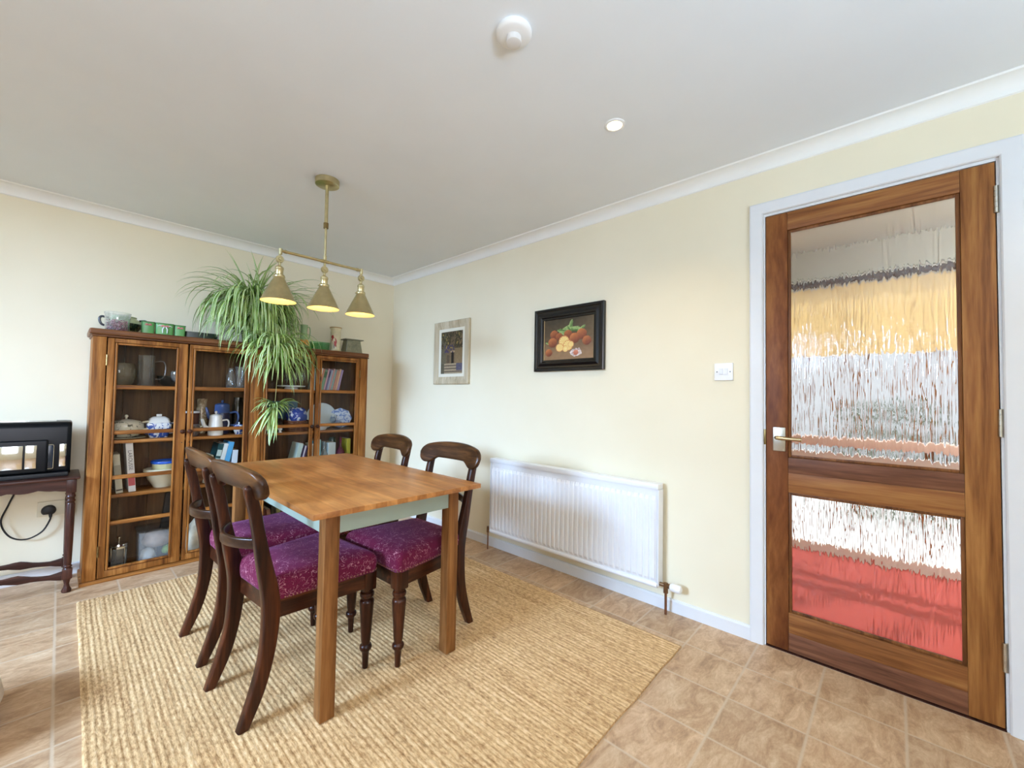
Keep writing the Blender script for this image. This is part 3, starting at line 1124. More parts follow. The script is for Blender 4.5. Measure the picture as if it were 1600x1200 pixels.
obj('valve', bm, plain('bronzed_valve', (140, 112, 86), 0.35, 1.0, 0.1, 40), rad, True)
bm = B(); tube(bm, [(-0.06, RY0 - 0.056, 0.148), (-0.06, RY0 - 0.064, 0.148), (-0.06, RY0 - 0.098, 0.147), (-0.06, RY0 - 0.108, 0.147), (-0.06, RY0 - 0.114, 0.147)], [0.016, 0.0205, 0.0215, 0.019, 0.010], 20)
obj('thermostat_head', bm, M_PLASTIC, rad, True)
bm = B(); tube(bm, [(-0.06, RY0 - 0.032, 0.112), (-0.06, RY0 - 0.032, 0.001)], 0.0065, 10); obj('pipe', bm, M_COPPER, rad, True)
bm = B(); tube(bm, [(-0.07, RY1 + 0.024, 0.165), (-0.07, RY1 + 0.024, 0.122)], 0.010, 12); tube(bm, [(-0.07, RY1 + 0.024, 0.148), (-0.06, RY1 - 0.004, 0.148)], 0.009, 10)
obj('valve', bm, MATS['bronzed_valve'], rad, True)
bm = B(); tube(bm, [(-0.07, RY1 + 0.024, 0.124), (-0.07, RY1 + 0.024, 0.001)], 0.0055, 10); obj('pipe', bm, M_COPPER, rad, True)


# ------------------------------------------------------------------ pictures
def picture_frame_mesh(y0, y1, z0, z1, prof):
    """mitred frame on the right wall; prof = (inward distance, stand-off from wall)"""
    bm = B()
    rings = []
    for cy, cz, sy, sz in ((y0, z0, 1, 1), (y1, z0, -1, 1), (y1, z1, -1, -1), (y0, z1, 1, -1)):
        rings.append([(-d, cy + sy * w, cz + sz * w) for w, d in prof])
    vr = [[bm.verts.new(p) for p in r] for r in rings]
    for k in range(4):
        a, b = vr[k], vr[(k + 1) % 4]
        m = len(a)
        for i in range(m):
            bm.faces.new((a[i], a[(i + 1) % m], b[(i + 1) % m], b[i]))
    return bm


def painted_panel(name, y_left, y_right, z0, z1, x, nx, nz, fn, parent, mat):
    """a flat painted board, colour per patch; u runs left to right as seen from the room"""
    bm = B()
    lay = bm.loops.layers.color.new('paint')
    vs = [[bm.verts.new((x, y_left + (y_right - y_left) * i / nx, z0 + (z1 - z0) * j / nz)) for i in range(nx + 1)] for j in range(nz + 1)]
    for j in range(nz):
        for i in range(nx):
            f = bm.faces.new((vs[j][i], vs[j][i + 1], vs[j + 1][i + 1], vs[j + 1][i]))
            c = fn((i + 0.5) / nx, (j + 0.5) / nz)
            for l in f.loops:
                l[lay] = (c[0] / 255, c[1] / 255, c[2] / 255, 1)
    return obj(name, bm, mat, parent, True, smooth=False)


def mixv(a, b, t_):
    t_ = max(0, min(1, t_))
    return tuple(p + (q - p) * t_ for p, q in zip(a, b))


def nz2(u, v, s, k=0.0):
    return noise.noise(Vector((u * s, v * s, k)))


def fruit_painting(u, v):
    c = mixv((98, 78, 52), (70, 56, 34), (v - 0.45) * 2.2) if v > 0.45 else mixv((150, 116, 80), (104, 80, 54), (v - 0.12) * 2.6)
    c = mixv(c, (128, 104, 66), (u - 0.6) * (v > 0.4) * 1.2)
    c = tuple(x + 8 * nz2(u, v, 14) for x in c)
    a = 1.25
    # leaves behind the fruit
    for lx, ly, ang, L in ((0.45, 0.72, 0.5, 0.16), (0.55, 0.80, 1.3, 0.12), (0.60, 0.72, 0.1, 0.14), (0.42, 0.64, 2.4, 0.13), (0.68, 0.70, -0.2, 0.13), (0.36, 0.70, 2.9, 0.09), (0.76, 0.70, 0.7, 0.1), (0.10, 0.42, 2.9, 0.08), (0.52, 0.66, 1.9, 0.12)):
        dx, dy = (u - lx), (v - ly) / a
        p, q = dx * math.cos(ang) + dy * math.sin(ang), -dx * math.sin(ang) + dy * math.cos(ang)
        if (p / L) ** 2 + (q / (L * 0.3)) ** 2 < 1:
            c = mixv((74, 104, 44), (164, 186, 116), 0.5 + q / (L * 0.5) + 0.4 * nz2(u, v, 30, 2))
    # oranges
    for ox, oy, r, tone in ((0.21, 0.62, 0.085, 0.35), (0.32, 0.56, 0.075, 0.2), (0.50, 0.60, 0.085, 0.35), (0.77, 0.58, 0.10, 0.6), (0.63, 0.50, 0.10, 0.7), (0.87, 0.42, 0.085, 0.5), (0.18, 0.43, 0.095, 0.6), (0.10, 0.19, 0.075, 0.6)):
        dx, dy = (u - ox), (v - oy) / a
        d = math.hypot(dx, dy) / r
        if d < 1:
            k = 0.55 + 0.45 * (-dx * 0.5 + dy) / r
            c = mixv((104, 48, 28), (206, 124, 66), k * (0.6 + tone * 0.5) + 0.12 * nz2(u, v, 26, 4))
    # peeled orange in front
    for px, py, r in ((0.42, 0.44, 0.11), (0.33, 0.30, 0.08), (0.50, 0.34, 0.10), (0.45, 0.26, 0.06), (0.56, 0.36, 0.06)):
        dx, dy = (u - px), (v - py) / a
        d = math.hypot(dx, dy) / r
        if d < 1:
            seg = abs(math.sin(6 * math.atan2(dy, dx)))
            c = mixv((232, 176, 84), (246, 222, 150), seg)
            if d > 0.86: c = (222, 150, 86)
    # crumpled wrapper with one fruit
    dx, dy = u - 0.66, (v - 0.16) / a
    if math.hypot(dx / 1.5, dy) < 0.075 + 0.02 * nz2(u, v, 20, 7):
        c = mixv((178, 150, 140), (244, 230, 220), 0.5 + nz2(u, v, 24, 8))
    if math.hypot(dx, dy) < 0.05:
        c = mixv((178, 92, 66), (226, 150, 118), 0.5 + dy * 9)
    return c


def courtyard_painting(u, v):
    c = (126, 104, 76)
    if u < 0.24: c = mixv((116, 106, 84), (86, 80, 62), v)
    elif u > 0.66: c = mixv((150, 128, 96), (112, 92, 62), v)
    else: c = mixv((132, 110, 84), (92, 76, 56), v)
    if 0.48 < u < 0.60 and 0.24 < v < 0.50: c = (34, 28, 26)
    if 0.44 < u < 0.64 and 0.50 < v < 0.54: c = (176, 150, 112)
    if 0.27 < u < 0.40 and 0.26 < v < 0.44: c = (92, 78, 62)
    if v < 0.24:
        edge = 0.5 + 0.45 * (0.24 - v) / 0.24
        c = mixv((110, 96, 80), (176, 158, 128), 0.5 + 0.6 * math.sin(v * 90))
        if u > 0.72 and v > 0.08: c = (92, 88, 104)
        if u < 0.16: c = (98, 92, 74)
    if v > 0.60:
        k = nz2(u, v, 9, 5) + 0.6 * nz2(u, v, 22, 6)
        if k > -0.1: c = mixv((46, 40, 30), (112, 104, 52), k)
        if k > 0.5: c = (156, 132, 76)
    if 0.15 < u < 0.62 and 0.50 < v < 0.68 and nz2(u, v, 14, 9) > 0.05: c = (72, 62, 88)
    k = 14 * nz2(u, v, 26, 3)
    return tuple(max(8, min(250, x + k)) for x in c)


M_OIL = mat_attr('oil_painting', 0.4)
pic = thing('picture', 'oil painting of oranges in a broad black frame', 'picture', (-0.005, -2.127, 1.291))
fy0, fy1, fz0, fz1 = -2.398, -1.858, 1.291, 1.711
bm = picture_frame_mesh(fy0, fy1, fz0, fz1, [(0, 0.002), (0, 0.026), (0.004, 0.030), (0.018, 0.030), (0.022, 0.026), (0.034, 0.024), (0.050, 0.030), (0.058, 0.028), (0.064, 0.020), (0.074, 0.018), (0.076, 0.014), (0.078, 0.002)])
obj('frame', bm, plain('black_frame_lacquer', (10, 10, 11), 0.22, 0, 0.1, 40), pic, True, angle=20)
bm = picture_frame_mesh(fy0 + 0.074, fy1 - 0.074, fz0 + 0.070, fz1 - 0.070, [(0, 0.010), (0, 0.016), (0.004, 0.014), (0.005, 0.010)])
obj('slip', bm, plain('gilt_slip', (168, 138, 90), 0.45, 0.3, 0.05), pic, True)
painted_panel('canvas', fy1 - 0.077, fy0 + 0.077, fz0 + 0.073, fz1 - 0.073, -0.011, 120, 92, fruit_painting, pic, M_OIL)
pic = thing('picture', 'small courtyard painting in a pale limed wood frame', 'picture', (-0.005, -0.943, 1.212))
gy0, gy1, gz0, gz1 = -1.172, -0.712, 1.214, 1.749
bm = picture_frame_mesh(gy0, gy1, gz0, gz1, [(0, 0.002), (0, 0.020), (0.008, 0.024), (0.030, 0.022), (0.048, 0.016), (0.062, 0.014), (0.066, 0.010), (0.066, 0.002)])
obj('frame', bm, wood('limed_frame_wood', (170, 152, 122), (198, 182, 152), (216, 204, 178), 'Z', 20, 0.6), pic, True, angle=20)
bm = picture_frame_mesh(gy0 + 0.062, gy1 - 0.062, gz0 + 0.062, gz1 - 0.062, [(0, 0.008), (0, 0.013), (0.026, 0.011), (0.027, 0.008)])
obj('mount', bm, plain('ivory_mount', (232, 226, 206), 0.7, 0, 0.01), pic, True)
painted_panel('canvas', gy1 - 0.088, gy0 + 0.088, gz0 + 0.088, gz1 - 0.088, -0.009, 70, 90, courtyard_painting, pic, M_OIL)

# ------------------------------------------------------------------ light switch
sw = thing('light_switch', 'white double rocker light switch beside the door frame', 'switch', (-0.004, -3.0625, 1.258))
bm = B(); box(bm, (-0.009, -3.1055, 1.215), (-0.0005, -3.0195, 1.301), 0.003, 3); obj('plate', bm, M_PLASTIC, sw, True)
for y in (-3.074, -3.051):
    bm = B()
    box(bm, (-0.0125, y - 0.0085, 1.245), (-0.006, y + 0.0085, 1.275), 0.002, rot=Matrix.Rotation(0.08, 3, 'Y'))
    obj('rocker', bm, plain('white_rocker_plastic', (232, 232, 234), 0.3, 0, 0.01), sw, True)
for y in (-3.0926, -3.0324):
    bm = B()
    vs = lathe(bm, [(0.0034, 0), (0.0034, 0.001), (0.002, 0.0016)], (0, 0, 0), 12)
    for v in vs: v.co = Vector((-0.0089 - v.co.z, y + v.co.x, 1.258 + v.co.y))
    obj('screw', bm, plain('grey_screw', (150, 150, 150), 0.4, 0.7), sw, True)

# ------------------------------------------------------------------ ceiling fittings
sd_ = thing('smoke_detector', 'round white smoke detector on the ceiling', 'smoke detector', (-1.302, -2.812, H))
bm = B(); lathe(bm, [(0.0, 0.0), (0.054, 0.0), (0.056, -0.004), (0.056, -0.012), (0.052, -0.017), (0.048, -0.019), (0.040, -0.021), (0.030, -0.022), (0.0, -0.022)][::-1], (0, 0, 0), 40)
obj('base', bm, M_PLASTIC, sd_)
bm = B(); lathe(bm, [(0.0, -0.042), (0.019, -0.042), (0.0235, -0.040), (0.0245, -0.037), (0.0245, -0.033), (0.0235, -0.032), (0.0235, -0.021)], (0, 0, 0), 32)
obj('sensor_chamber', bm, plain('greyish_white_plastic', (226, 222, 218), 0.4, 0, 0.01), sd_)
for px_, py_, lab in ((-0.690, -2.828, 'small recessed ceiling spotlight, lit, in front of the glazed door'), (-0.690, -4.350, 'unseen added ceiling spotlight behind the viewer, warming the doorway end'), (-2.650, -2.828, 'unseen added ceiling spotlight at the window side, for warm fill')):  # only the first is a known fitting; the others are added warm fill
    dl = thing('ceiling_spotlight', lab, 'spotlight', (px_, py_, H), 0, 'recessed ceiling spotlights')
    bm = B(); lathe(bm, [(0.030, -0.001), (0.031, -0.005), (0.036, -0.006), (0.042, -0.003), (0.043, 0.0), (0.03, 0.0)], (0, 0, 0), 32, cap=False)
    obj('bezel', bm, M_PLASTIC, dl)
    bm = B(); lathe(bm, [(0.0, -0.003), (0.030, -0.003), (0.030, -0.001), (0.0, -0.001)], (0, 0, 0), 28)
    obj('lamp_lens', bm, emissive('spotlight_glow', (1.0, 0.80, 0.42), 9), dl)
    add_light('spotlight_beam', 'SPOT', (px_, py_, H - 0.012), (px_, py_, 0), 17, (1.0, 0.78, 0.48), spot=130, blend=0.8, radius=0.03)

# ------------------------------------------------------------------ pendant lamp
pd = thing('pendant_lamp', 'aged brass three-shade pendant lamp above the dining table', 'lamp', (-1.293, -1.44, H))
PZ = 1.824 - H
bm = B(); lathe(bm, [(0.0, -0.030), (0.057, -0.030), (0.060, -0.028), (0.061, 0.0), (0.0, 0.0)], (0, 0, 0), 40); obj('ceiling_rose', bm, M_BRASS, pd)
bm = B(); tube(bm, [(0, 0, -0.028), (0, 0, -0.26)], 0.0088, 14); obj('stem', bm, M_BRASS, pd)
bm = B(); tube(bm, [(0, 0, -0.235), (0, 0, -0.264)], 0.0125, 14); obj('stem_collar', bm, M_BRASS_D, pd)
bm = B(); tube(bm, [(0, 0, -0.258), (0, 0, PZ + 0.004)], 0.0060, 12); lathe(bm, [(0.006, PZ + 0.034), (0.0085, PZ + 0.032), (0.0085, PZ + 0.010)], (0, 0, 0), 12); obj('lower_stem', bm, M_BRASS, pd)
bm = B(); tube(bm, [(-0.219, 0, PZ), (0.208, 0, PZ)], 0.0072, 12)
for x in (-0.219, 0.208): lathe(bm, [(0.0, 0.011), (0.0085, 0.010), (0.0085, -0.018), (0.0, -0.018)][::-1], (x, 0, PZ), 12)
for x0, x1 in ((-0.2, -0.19), (0.178, 0.188), (-0.02, 0.02)): tube(bm, [(x0, 0, PZ), (x1, 0, PZ)], 0.0092, 12)
obj('crossbar', bm, M_BRASS, pd)
M_SHADE_IN = plain('cream_shade_lining', (252, 218, 150), 0.6, 0, 0.01)
M_BULB = emissive('warm_bulb', (1.0, 0.80, 0.45), 2.4)
for k, x in enumerate((-0.221, 0.0, 0.208)):
    bm = B()
    tube(bm, [(x, 0, PZ - 0.008), (x, 0, PZ - 0.030)], 0.006, 10)
    vs = lathe(bm, [(0.0, -0.009), (0.016, -0.009), (0.0185, -0.004), (0.0185, 0.004), (0.016, 0.009), (0.0, 0.009)], (0, 0, 0), 20)
    for v in vs: v.co = Vector((x + v.co.x, v.co.z, PZ - 0.044 + v.co.y))
    tube(bm, [(x, 0, PZ - 0.060), (x, 0, PZ - 0.082)], 0.0065, 10)
    vs = lathe(bm, [(0.0, 0.0), (0.009, 0.0), (0.007, 0.006), (0.0, 0.007)], (0, 0, 0), 14)
    for v in vs: v.co = Vector((x + v.co.x, -0.009 - v.co.z, PZ - 0.044 + v.co.y))
    lathe(bm, [(0.0065, -0.076), (0.013, -0.080), (0.019, -0.086), (0.0195, -0.095), (0.0175, -0.098), (0.0175, -0.128)], (x, 0, PZ), 24, cap=False)
    obj('shade_holder', bm, M_BRASS, pd)
    bm = B()
    rim = [(0.0225, -0.122), (0.0255, -0.126), (0.0255, -0.134), (0.0235, -0.137)]
    lathe(bm, rim + [(0.026, -0.142), (0.052, -0.195), (0.0785, -0.2525), (0.0800, -0.254), (0.0795, -0.2555)], (x, 0, PZ), 40, cap=False)
    lathe(bm, [(0.0795, -0.2555), (0.0775, -0.2545), (0.0505, -0.196), (0.0240, -0.141), (0.0, -0.130)], (x, 0, PZ), 40, mi=1, cap=False)
    for a in (0.3, 2.4, 4.5):
        vs = lathe(bm, [(0.0, 0), (0.0035, 0), (0.0035, 0.006), (0.0, 0.006)], (0, 0, 0), 8)
        for v in vs:
            r_ = 0.0255 + v.co.z
            v.co = Vector((x + r_ * math.cos(a) - v.co.x * math.sin(a), r_ * math.sin(a) + v.co.x * math.cos(a), PZ - 0.130 + v.co.y))
    bmesh.ops.remove_doubles(bm, verts=bm.verts, dist=0.00002)
    sh = obj('lamp_shade', bm, [M_BRASS, M_SHADE_IN], pd, angle=40)
    bm = B(); lathe(bm, [(0.0, -0.232), (0.012, -0.230), (0.020, -0.220), (0.022, -0.208), (0.018, -0.190), (0.012, -0.172), (0.012, -0.145), (0.0, -0.145)], (x, 0, PZ), 20)
    obj('bulb', bm, M_BULB, pd)
    add_light('pendant_light', 'POINT', (-1.293 + x, -1.44, 1.824 - 0.238), None, 0.8, (1.0, 0.76, 0.42), radius=0.02)

# ------------------------------------------------------------------ glazed cabinet
cab = thing('display_cabinet', 'long pine cabinet with four glazed doors against the back wall', 'cabinet', (-1.265, -0.15, 0))
CX0, CX1, CF, CB, CT = -2.113, -0.418, -0.272, -0.018, 1.436
def cpart(name, lo, hi, mat, bev=0.003, par=None):
    bm = B(); box(bm, lo, hi, bev); return obj(name, bm, mat, par or cab, True)
bm = B(); box(bm, (-2.131, -0.322, CT), (-0.4185, CB, 1.470), 0.012, 4); box(bm, (-2.120, -0.308, CT - 0.010), (-0.412, CB, CT), 0.004)
obj('top', bm, M_PINE_TOP, cab, True)
bm = B(); box(bm, (CX0 - 0.010, -0.306, 0.0), (CX1 + 0.010, CB, 0.022), 0.005); obj('plinth', bm, M_PINE_X, cab, True)
cpart('side_panel', (CX0, CF, 0.022), (CX0 + 0.020, CB, CT - 0.010), M_PINE_Z)
cpart('side_panel', (CX1 - 0.020, CF, 0.022), (CX1, CB, CT - 0.010), M_PINE_Z)
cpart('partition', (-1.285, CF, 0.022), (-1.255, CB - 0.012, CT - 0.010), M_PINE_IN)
bm = B()
xs = [CX0 + 0.02 + (CX1 - CX0 - 0.04) * k / 12 for k in range(13)]
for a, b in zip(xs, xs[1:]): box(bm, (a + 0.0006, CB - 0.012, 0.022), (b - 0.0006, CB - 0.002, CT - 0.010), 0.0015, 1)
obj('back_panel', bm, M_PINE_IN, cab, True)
cpart('face_post', (CX0, -0.298, 0.022), (-2.0555, CF, CT - 0.010), M_PINE_Z, 0.004)
cpart('face_post', (-0.4855, -0.298, 0.022), (CX1, CF, CT - 0.010), M_PINE_Z, 0.004)
bm = B(); box(bm, (-1.3115, -0.298, 0.022), (-1.2345, CF, CT - 0.010), 0.004); box(bm, (-1.290, -0.306, 0.022), (-1.256, -0.298, CT - 0.010), 0.003); obj('face_post', bm, M_PINE_Z, cab, True)
SH = (0.030, 0.492, 0.815, 1.140)
for a, b in ((CX0 + 0.0205, -1.2855), (-1.2545, CX1 - 0.0205)):
    for z in SH[1:]:
        cpart('shelf', (a, -0.262, z - 0.020), (b, CB - 0.0125, z), M_PINE_X, 0.002)
    cpart('shelf', (a, CF + 0.001, 0.0222), (b, CB - 0.0125, SH[0]), M_PINE_X, 0.002)
DZ0, DZ1 = 0.026, 1.422
MUNT = (1.134, 0.864, 0.600, 0.333)
for n_, (dx0, dx1, gx0, gx1, side) in enumerate(((-2.051, -1.674, -2.012, -1.728, 1), (-1.664, -1.316, -1.638, -1.343, -1), (-1.230, -0.867, -1.205, -0.893, 1), (-0.852, -0.490, -0.817, -0.521, -1))):
    bm = B()
    yf, yb = -0.296, -0.273
    box(bm, (dx0, yf, DZ0), (gx0 - 0.008, yb, DZ1), 0.003)
    box(bm, (gx1 + 0.008, yf, DZ0), (dx1, yb, DZ1), 0.003)
    box(bm, (gx0 - 0.008, yf, 1.398), (gx1 + 0.008, yb, DZ1), 0.003)
    box(bm, (gx0 - 0.008, yf, DZ0), (gx1 + 0.008, yb, 0.064), 0.003)
    dr = obj('door', bm, M_PINE_Z, cab, True)
    # moulding round the glass, set a little proud
    bm = B()
    for lo, hi in (((gx0 - 0.0055, 0.0665), (gx0 + 0.005, 1.3955)), ((gx1 - 0.005, 0.0665), (gx1 + 0.0055, 1.3955)), ((gx0 + 0.005, 0.0665), (gx1 - 0.005, 0.080)), ((gx0 + 0.005, 1.384), (gx1 - 0.005, 1.3955))):
        box(bm, (lo[0], yf - 0.009, lo[1]), (hi[0], yf + 0.008, hi[1]), 0.006, 3)
    obj('moulding', bm, M_PINE_Z, dr, True)
    for z in MUNT:
        bm = B(); box(bm, (gx0 - 0.002, yf - 0.004, z - 0.012), (gx1 + 0.002, yf + 0.012, z + 0.012), 0.006, 3)
        obj('glazing_bar', bm, M_PINE_X, dr, True)
    bm = B(); box(bm, (gx0 - 0.004, yf + 0.013, 0.066), (gx1 + 0.004, yf + 0.016, 1.396)); obj('pane', bm, M_GLASS, dr, True, smooth=False)
    kx = (dx1 - 0.014) if side == 1 else (dx0 + 0.014)
    bm = B()
    vs = lathe(bm, [(0.006, 0.0), (0.006, 0.008), (0.011, 0.012), (0.0145, 0.018), (0.0135, 0.025), (0.008, 0.029), (0.0, 0.030)], (0, 0, 0), 20)
    for v in vs: v.co = Vector((kx + v.co.x, yf - v.co.z, 0.856 + v.co.y))
    obj('knob', bm, M_MAH_Z, dr, True)
    bm = B()
    vs = lathe(bm, [(0.0032, 0.0), (0.0032, 0.0012)], (0, 0, 0), 10)
    for v in vs: v.co = Vector((kx, yf - v.co.z, 0.785) ) + Vector((v.co.x, 0, v.co.y))
    obj('keyhole', bm, M_CORD, dr, True)
    hx = dx0 - 0.001 if side == 1 else dx1 + 0.001
    for z in (1.290, 0.180):
        bm = B()
        for q in range(3): tube(bm, [(hx, yf - 0.002, z - 0.030 + q * 0.021), (hx, yf - 0.002, z - 0.011 + q * 0.021)], 0.0042, 10)
        obj('hinge', bm, M_BRASS_D, dr, True)


# ------------------------------------------------------------------ crockery and books
def ware(name, label, cat, prof, pos, mats, seg=28, sq=None, extra=None, group=None, parts=()):
    """a turned vessel standing at pos; extra(bm) adds material-0 pieces; parts = [(name, builder(bm), material)]"""
    if parts:
        t = thing(name, label, cat, pos, 0, group)
        bm = B(); lathe(bm, prof, (0, 0, 0), seg, sq=sq, cap=False)
        if extra: extra(bm)
        obj('body', bm, mats, t, angle=50)
        for pn, fn, pm in parts:
            bm = B(); fn(bm); obj(pn, bm, pm, t, angle=50)
        return t
    bm = B(); lathe(bm, prof, (0, 0, 0), seg, sq=sq, cap=False)
    if extra: extra(bm)
    o = obj(name, bm, mats, angle=50)
    o.location = pos
    return tag(o, label, cat, group)


def shell(pts, th=0.004):
    """closed vessel profile from an outer outline: out and back down the inside"""
    inner = [(max(r - th, 0.0), z + (th if i == 0 else 0)) for i, (r, z) in enumerate(pts)]
    inner = [(r, max(z, pts[0][1] + th)) for r, z in inner]
    return [(0.0, pts[0][1])] + list(pts) + inner[::-1] + [(0.0, pts[0][1] + th)]


def loop_handle(x, z0, z1, out, r=0.005, y=0, ang=0):
    ca, sa = math.cos(ang), math.sin(ang)
    pts = spline([(x - 0.004, z1), (x + out * 0.75, z1 + 0.004), (x + out, (z0 + z1) / 2 + 0.01), (x + out * 0.7, z0 + 0.006), (x - 0.004, z0)], 6)
    return lambda bm: tube(bm, [(p * ca, p * sa + y, z) for p, z in pts], r, 8)


def spout(x0, z0, x1, z1, r0, r1, ang=PI):
    ca, sa = math.cos(ang), math.sin(ang)
    pts = spline([(x0, z0), ((x0 * 0.4 + x1 * 0.6), z0 + (z1 - z0) * 0.3), (x1 * 0.9 + x0 * 0.1, z1 - (z1 - z0) * 0.2), (x1, z1)], 5)
    n = len(pts)
    return lambda bm: tube(bm, [(p * ca, p * sa, z) for p, z in pts], [r0 + (r1 - r0) * i / (n - 1) for i in range(n)], 10)


def lid(r, z, h, knob=0.009):
    return lambda bm: lathe(bm, [(0.0, z), (r, z), (r, z + 0.004), (r * 0.8, z + h * 0.5), (r * 0.35, z + h * 0.75), (knob * 0.5, z + h * 0.8), (knob * 0.6, z + h), (knob, z + h + knob * 0.8), (knob * 0.7, z + h + knob * 1.6), (0.0, z + h + knob * 1.9)], (0, 0, 0), 24)


M_BLUEWHITE = patterned('blue_and_white_glaze', (232, 238, 244), (44, 84, 168), 34, 0.49, 0.53)
M_WILLOW = patterned('pale_blue_print', (224, 232, 242), (126, 152, 204), 30, 0.5, 0.55)
M_FLORAL = patterned('floral_cream_glaze', (222, 216, 196), (104, 104, 92), 34, 0.56, 0.6)
M_BLUE = plain('mid_blue_glaze', (66, 96, 156), 0.2, 0, 0.08)
M_NAVY = plain('navy_glaze', (22, 34, 76), 0.2, 0, 0.08)
M_BROWN = plain('brown_glaze', (84, 44, 30), 0.25, 0, 0.08)
M_DKWARE = plain('black_glaze', (26, 24, 28), 0.2, 0, 0.05)
s0, s1, s2, s3 = SH

# first door, top shelf
ware('glass_jug', 'tall clear glass jug behind the leftmost cabinet door', 'jug', shell([(0.040, 0.0), (0.043, 0.006), (0.043, 0.19), (0.045, 0.20)], 0.0025), (-1.862, -0.165, s3), M_JAR,
     parts=[('handle', loop_handle(0.044, 0.05, 0.16, 0.052, 0.0045, ang=-0.25), M_JAR)])
ware('glass_bowl', 'large brownish glass bowl beside the glass jug, leftmost cabinet door', 'bowl', shell([(0.045, 0.0), (0.07, 0.02), (0.082, 0.07), (0.080, 0.12), (0.072, 0.145)], 0.003), (-1.985, -0.115, s3), M_AMBER)
ware('small_pot', 'small black pot at the outer end of the leftmost cabinet top shelf', 'pot', shell([(0.025, 0.0), (0.03, 0.02), (0.027, 0.05), (0.022, 0.06)]), (-2.035, -0.222, s3), M_DKWARE)
ware('round_bowl', 'dark round bowl on the top shelf, inner side of the leftmost door', 'bowl', shell([(0.03, 0.0), (0.055, 0.025), (0.068, 0.065), (0.070, 0.075)]), (-1.735, -0.105, s3), M_DKWARE)
ware('glass_goblet', 'clear glass goblet in front of the dark round bowl', 'glass', shell([(0.028, 0.0), (0.006, 0.006), (0.006, 0.03), (0.03, 0.05), (0.038, 0.085), (0.033, 0.105)], 0.002), (-1.712, -0.222, s3), M_JAR)
# second shelf
t = ware('tureen', 'cream floral tureen on a plate, leftmost cabinet door', 'tureen', shell([(0.05, 0.010), (0.075, 0.03), (0.088, 0.065), (0.086, 0.085)]), (-1.945, -0.155, s2), M_FLORAL,
         parts=[('lid', lid(0.084, 0.085, 0.045, 0.010), M_FLORAL), ('handle', loop_handle(0.085, 0.055, 0.10, 0.03, 0.006, ang=-0.4), M_CREAMWARE), ('handle', loop_handle(0.085, 0.055, 0.10, 0.03, 0.006, ang=PI), M_CREAMWARE)])
ware('plate', 'cream plate under the floral tureen', 'plate', [(0.0, 0.0), (0.06, 0.0), (0.098, 0.007), (0.098, 0.009), (0.06, 0.004), (0.0, 0.004)], (-1.945, -0.155, s2), M_CREAMWARE)
t = thing('teapot', 'squarish blue and white teapot beside the floral tureen', 'teapot', (-1.790, -0.17, s2))
bm = B()
loft(bm, [[(p, q, z) for p, q in rrect(0, 0, w, w * 0.72, 0.018)] for w, z in ((0.088, 0), (0.094, 0.006), (0.118, 0.05), (0.126, 0.085), (0.120, 0.094))]); obj('body', bm, M_BLUEWHITE, t, angle=50)
bm = B(); loft(bm, [[(p, q, z) for p, q in rrect(0, 0, w, w * 0.72, 0.015)] for w, z in ((0.112, 0.0945), (0.112, 0.100), (0.095, 0.122), (0.060, 0.134))]); box(bm, (-0.014, -0.008, 0.134), (0.014, 0.008, 0.150), 0.004); obj('lid', bm, M_WARE, t, angle=50)
bm = B(); spout(0.052, 0.03, 0.088, 0.085, 0.014, 0.008, PI)(bm); obj('spout', bm, M_BLUEWHITE, t, angle=50)
bm = B(); loop_handle(0.056, 0.025, 0.085, 0.026, 0.006)(bm); obj('handle', bm, M_BLUEWHITE, t, angle=50)


def book(x, depth_front, z, w, h, d, lean, col, label, spine_bits=(), group=None, y_lean=0.0):
    """upright book, spine towards the room; x = spine's lower left corner"""
    bm = B()
    mi = {}
    box(bm, (0, 0, 0), (w, d, h), 0.0022, 2, 0)
    box(bm, (0.0025, 0.004, h - 0.0008), (w - 0.0025, d - 0.003, h + 0.0006), 0, mi=1)
    mats = [plain('book_cloth_%d_%d_%d' % col, col, 0.5, 0, 0.03), plain('book_paper', (232, 224, 204), 0.8, 0, 0.02)]
    for z0_, z1_, c2 in spine_bits:
        mats.append(plain('spine_print_%d_%d_%d' % c2, c2, 0.5, 0, 0.02))
        box(bm, (0.0018, -0.0006, h * z0_), (w - 0.0018, 0.001, h * z1_), 0, mi=len(mats) - 1)
    bmesh.ops.rotate(bm, verts=bm.verts, cent=(0 if lean <= 0 else w, 0, 0), matrix=Matrix.Rotation(lean, 3, 'Y'))
    zmin = min(v.co.z for v in bm.verts)
    bmesh.ops.translate(bm, verts=bm.verts, vec=(0, 0, -zmin))
    o = obj('book', bm, mats, smooth=False)
    o.location = (x, depth_front, z + 0.0003)
    return tag(o, label, 'book', group)


book(-2.040, -0.232, s1, 0.022, 0.20, 0.15, -0.02, (58, 44, 38), 'dark brown book, outermost on the leftmost door middle shelf')
book(-1.982, -0.235, s1, 0.032, 0.235, 0.16, -0.10, (190, 182, 158), 'grey-beige book leaning on the leftmost middle shelf', [(0.45, 0.72, (150, 142, 122)), (0.06, 0.10, (60, 54, 46))])
bk = book(-1.926, -0.235, s1, 0.034, 0.300, 0.17, -0.08, (226, 224, 222), 'thick white and red book standing alone left of the bowls', [(0.05, 0.12, (226, 226, 228)), (0.125, 0.30, (198, 86, 92)), (0.36, 0.38, (190, 120, 130))])
fc = bpy.data.curves.new('spine_lettering', 'FONT')
fc.body = 'LAROUSSE'
fc.size = 0.026
fc.extrude = 0.0002
fc.align_x = 'CENTER'
fc.align_y = 'CENTER'
fc.materials.append(plain('grey_lettering', (92, 88, 92), 0.6))
tmp_ = bpy.data.objects.new('spine_lettering_text', fc)
COL.objects.link(tmp_)
bpy.context.view_layer.update()
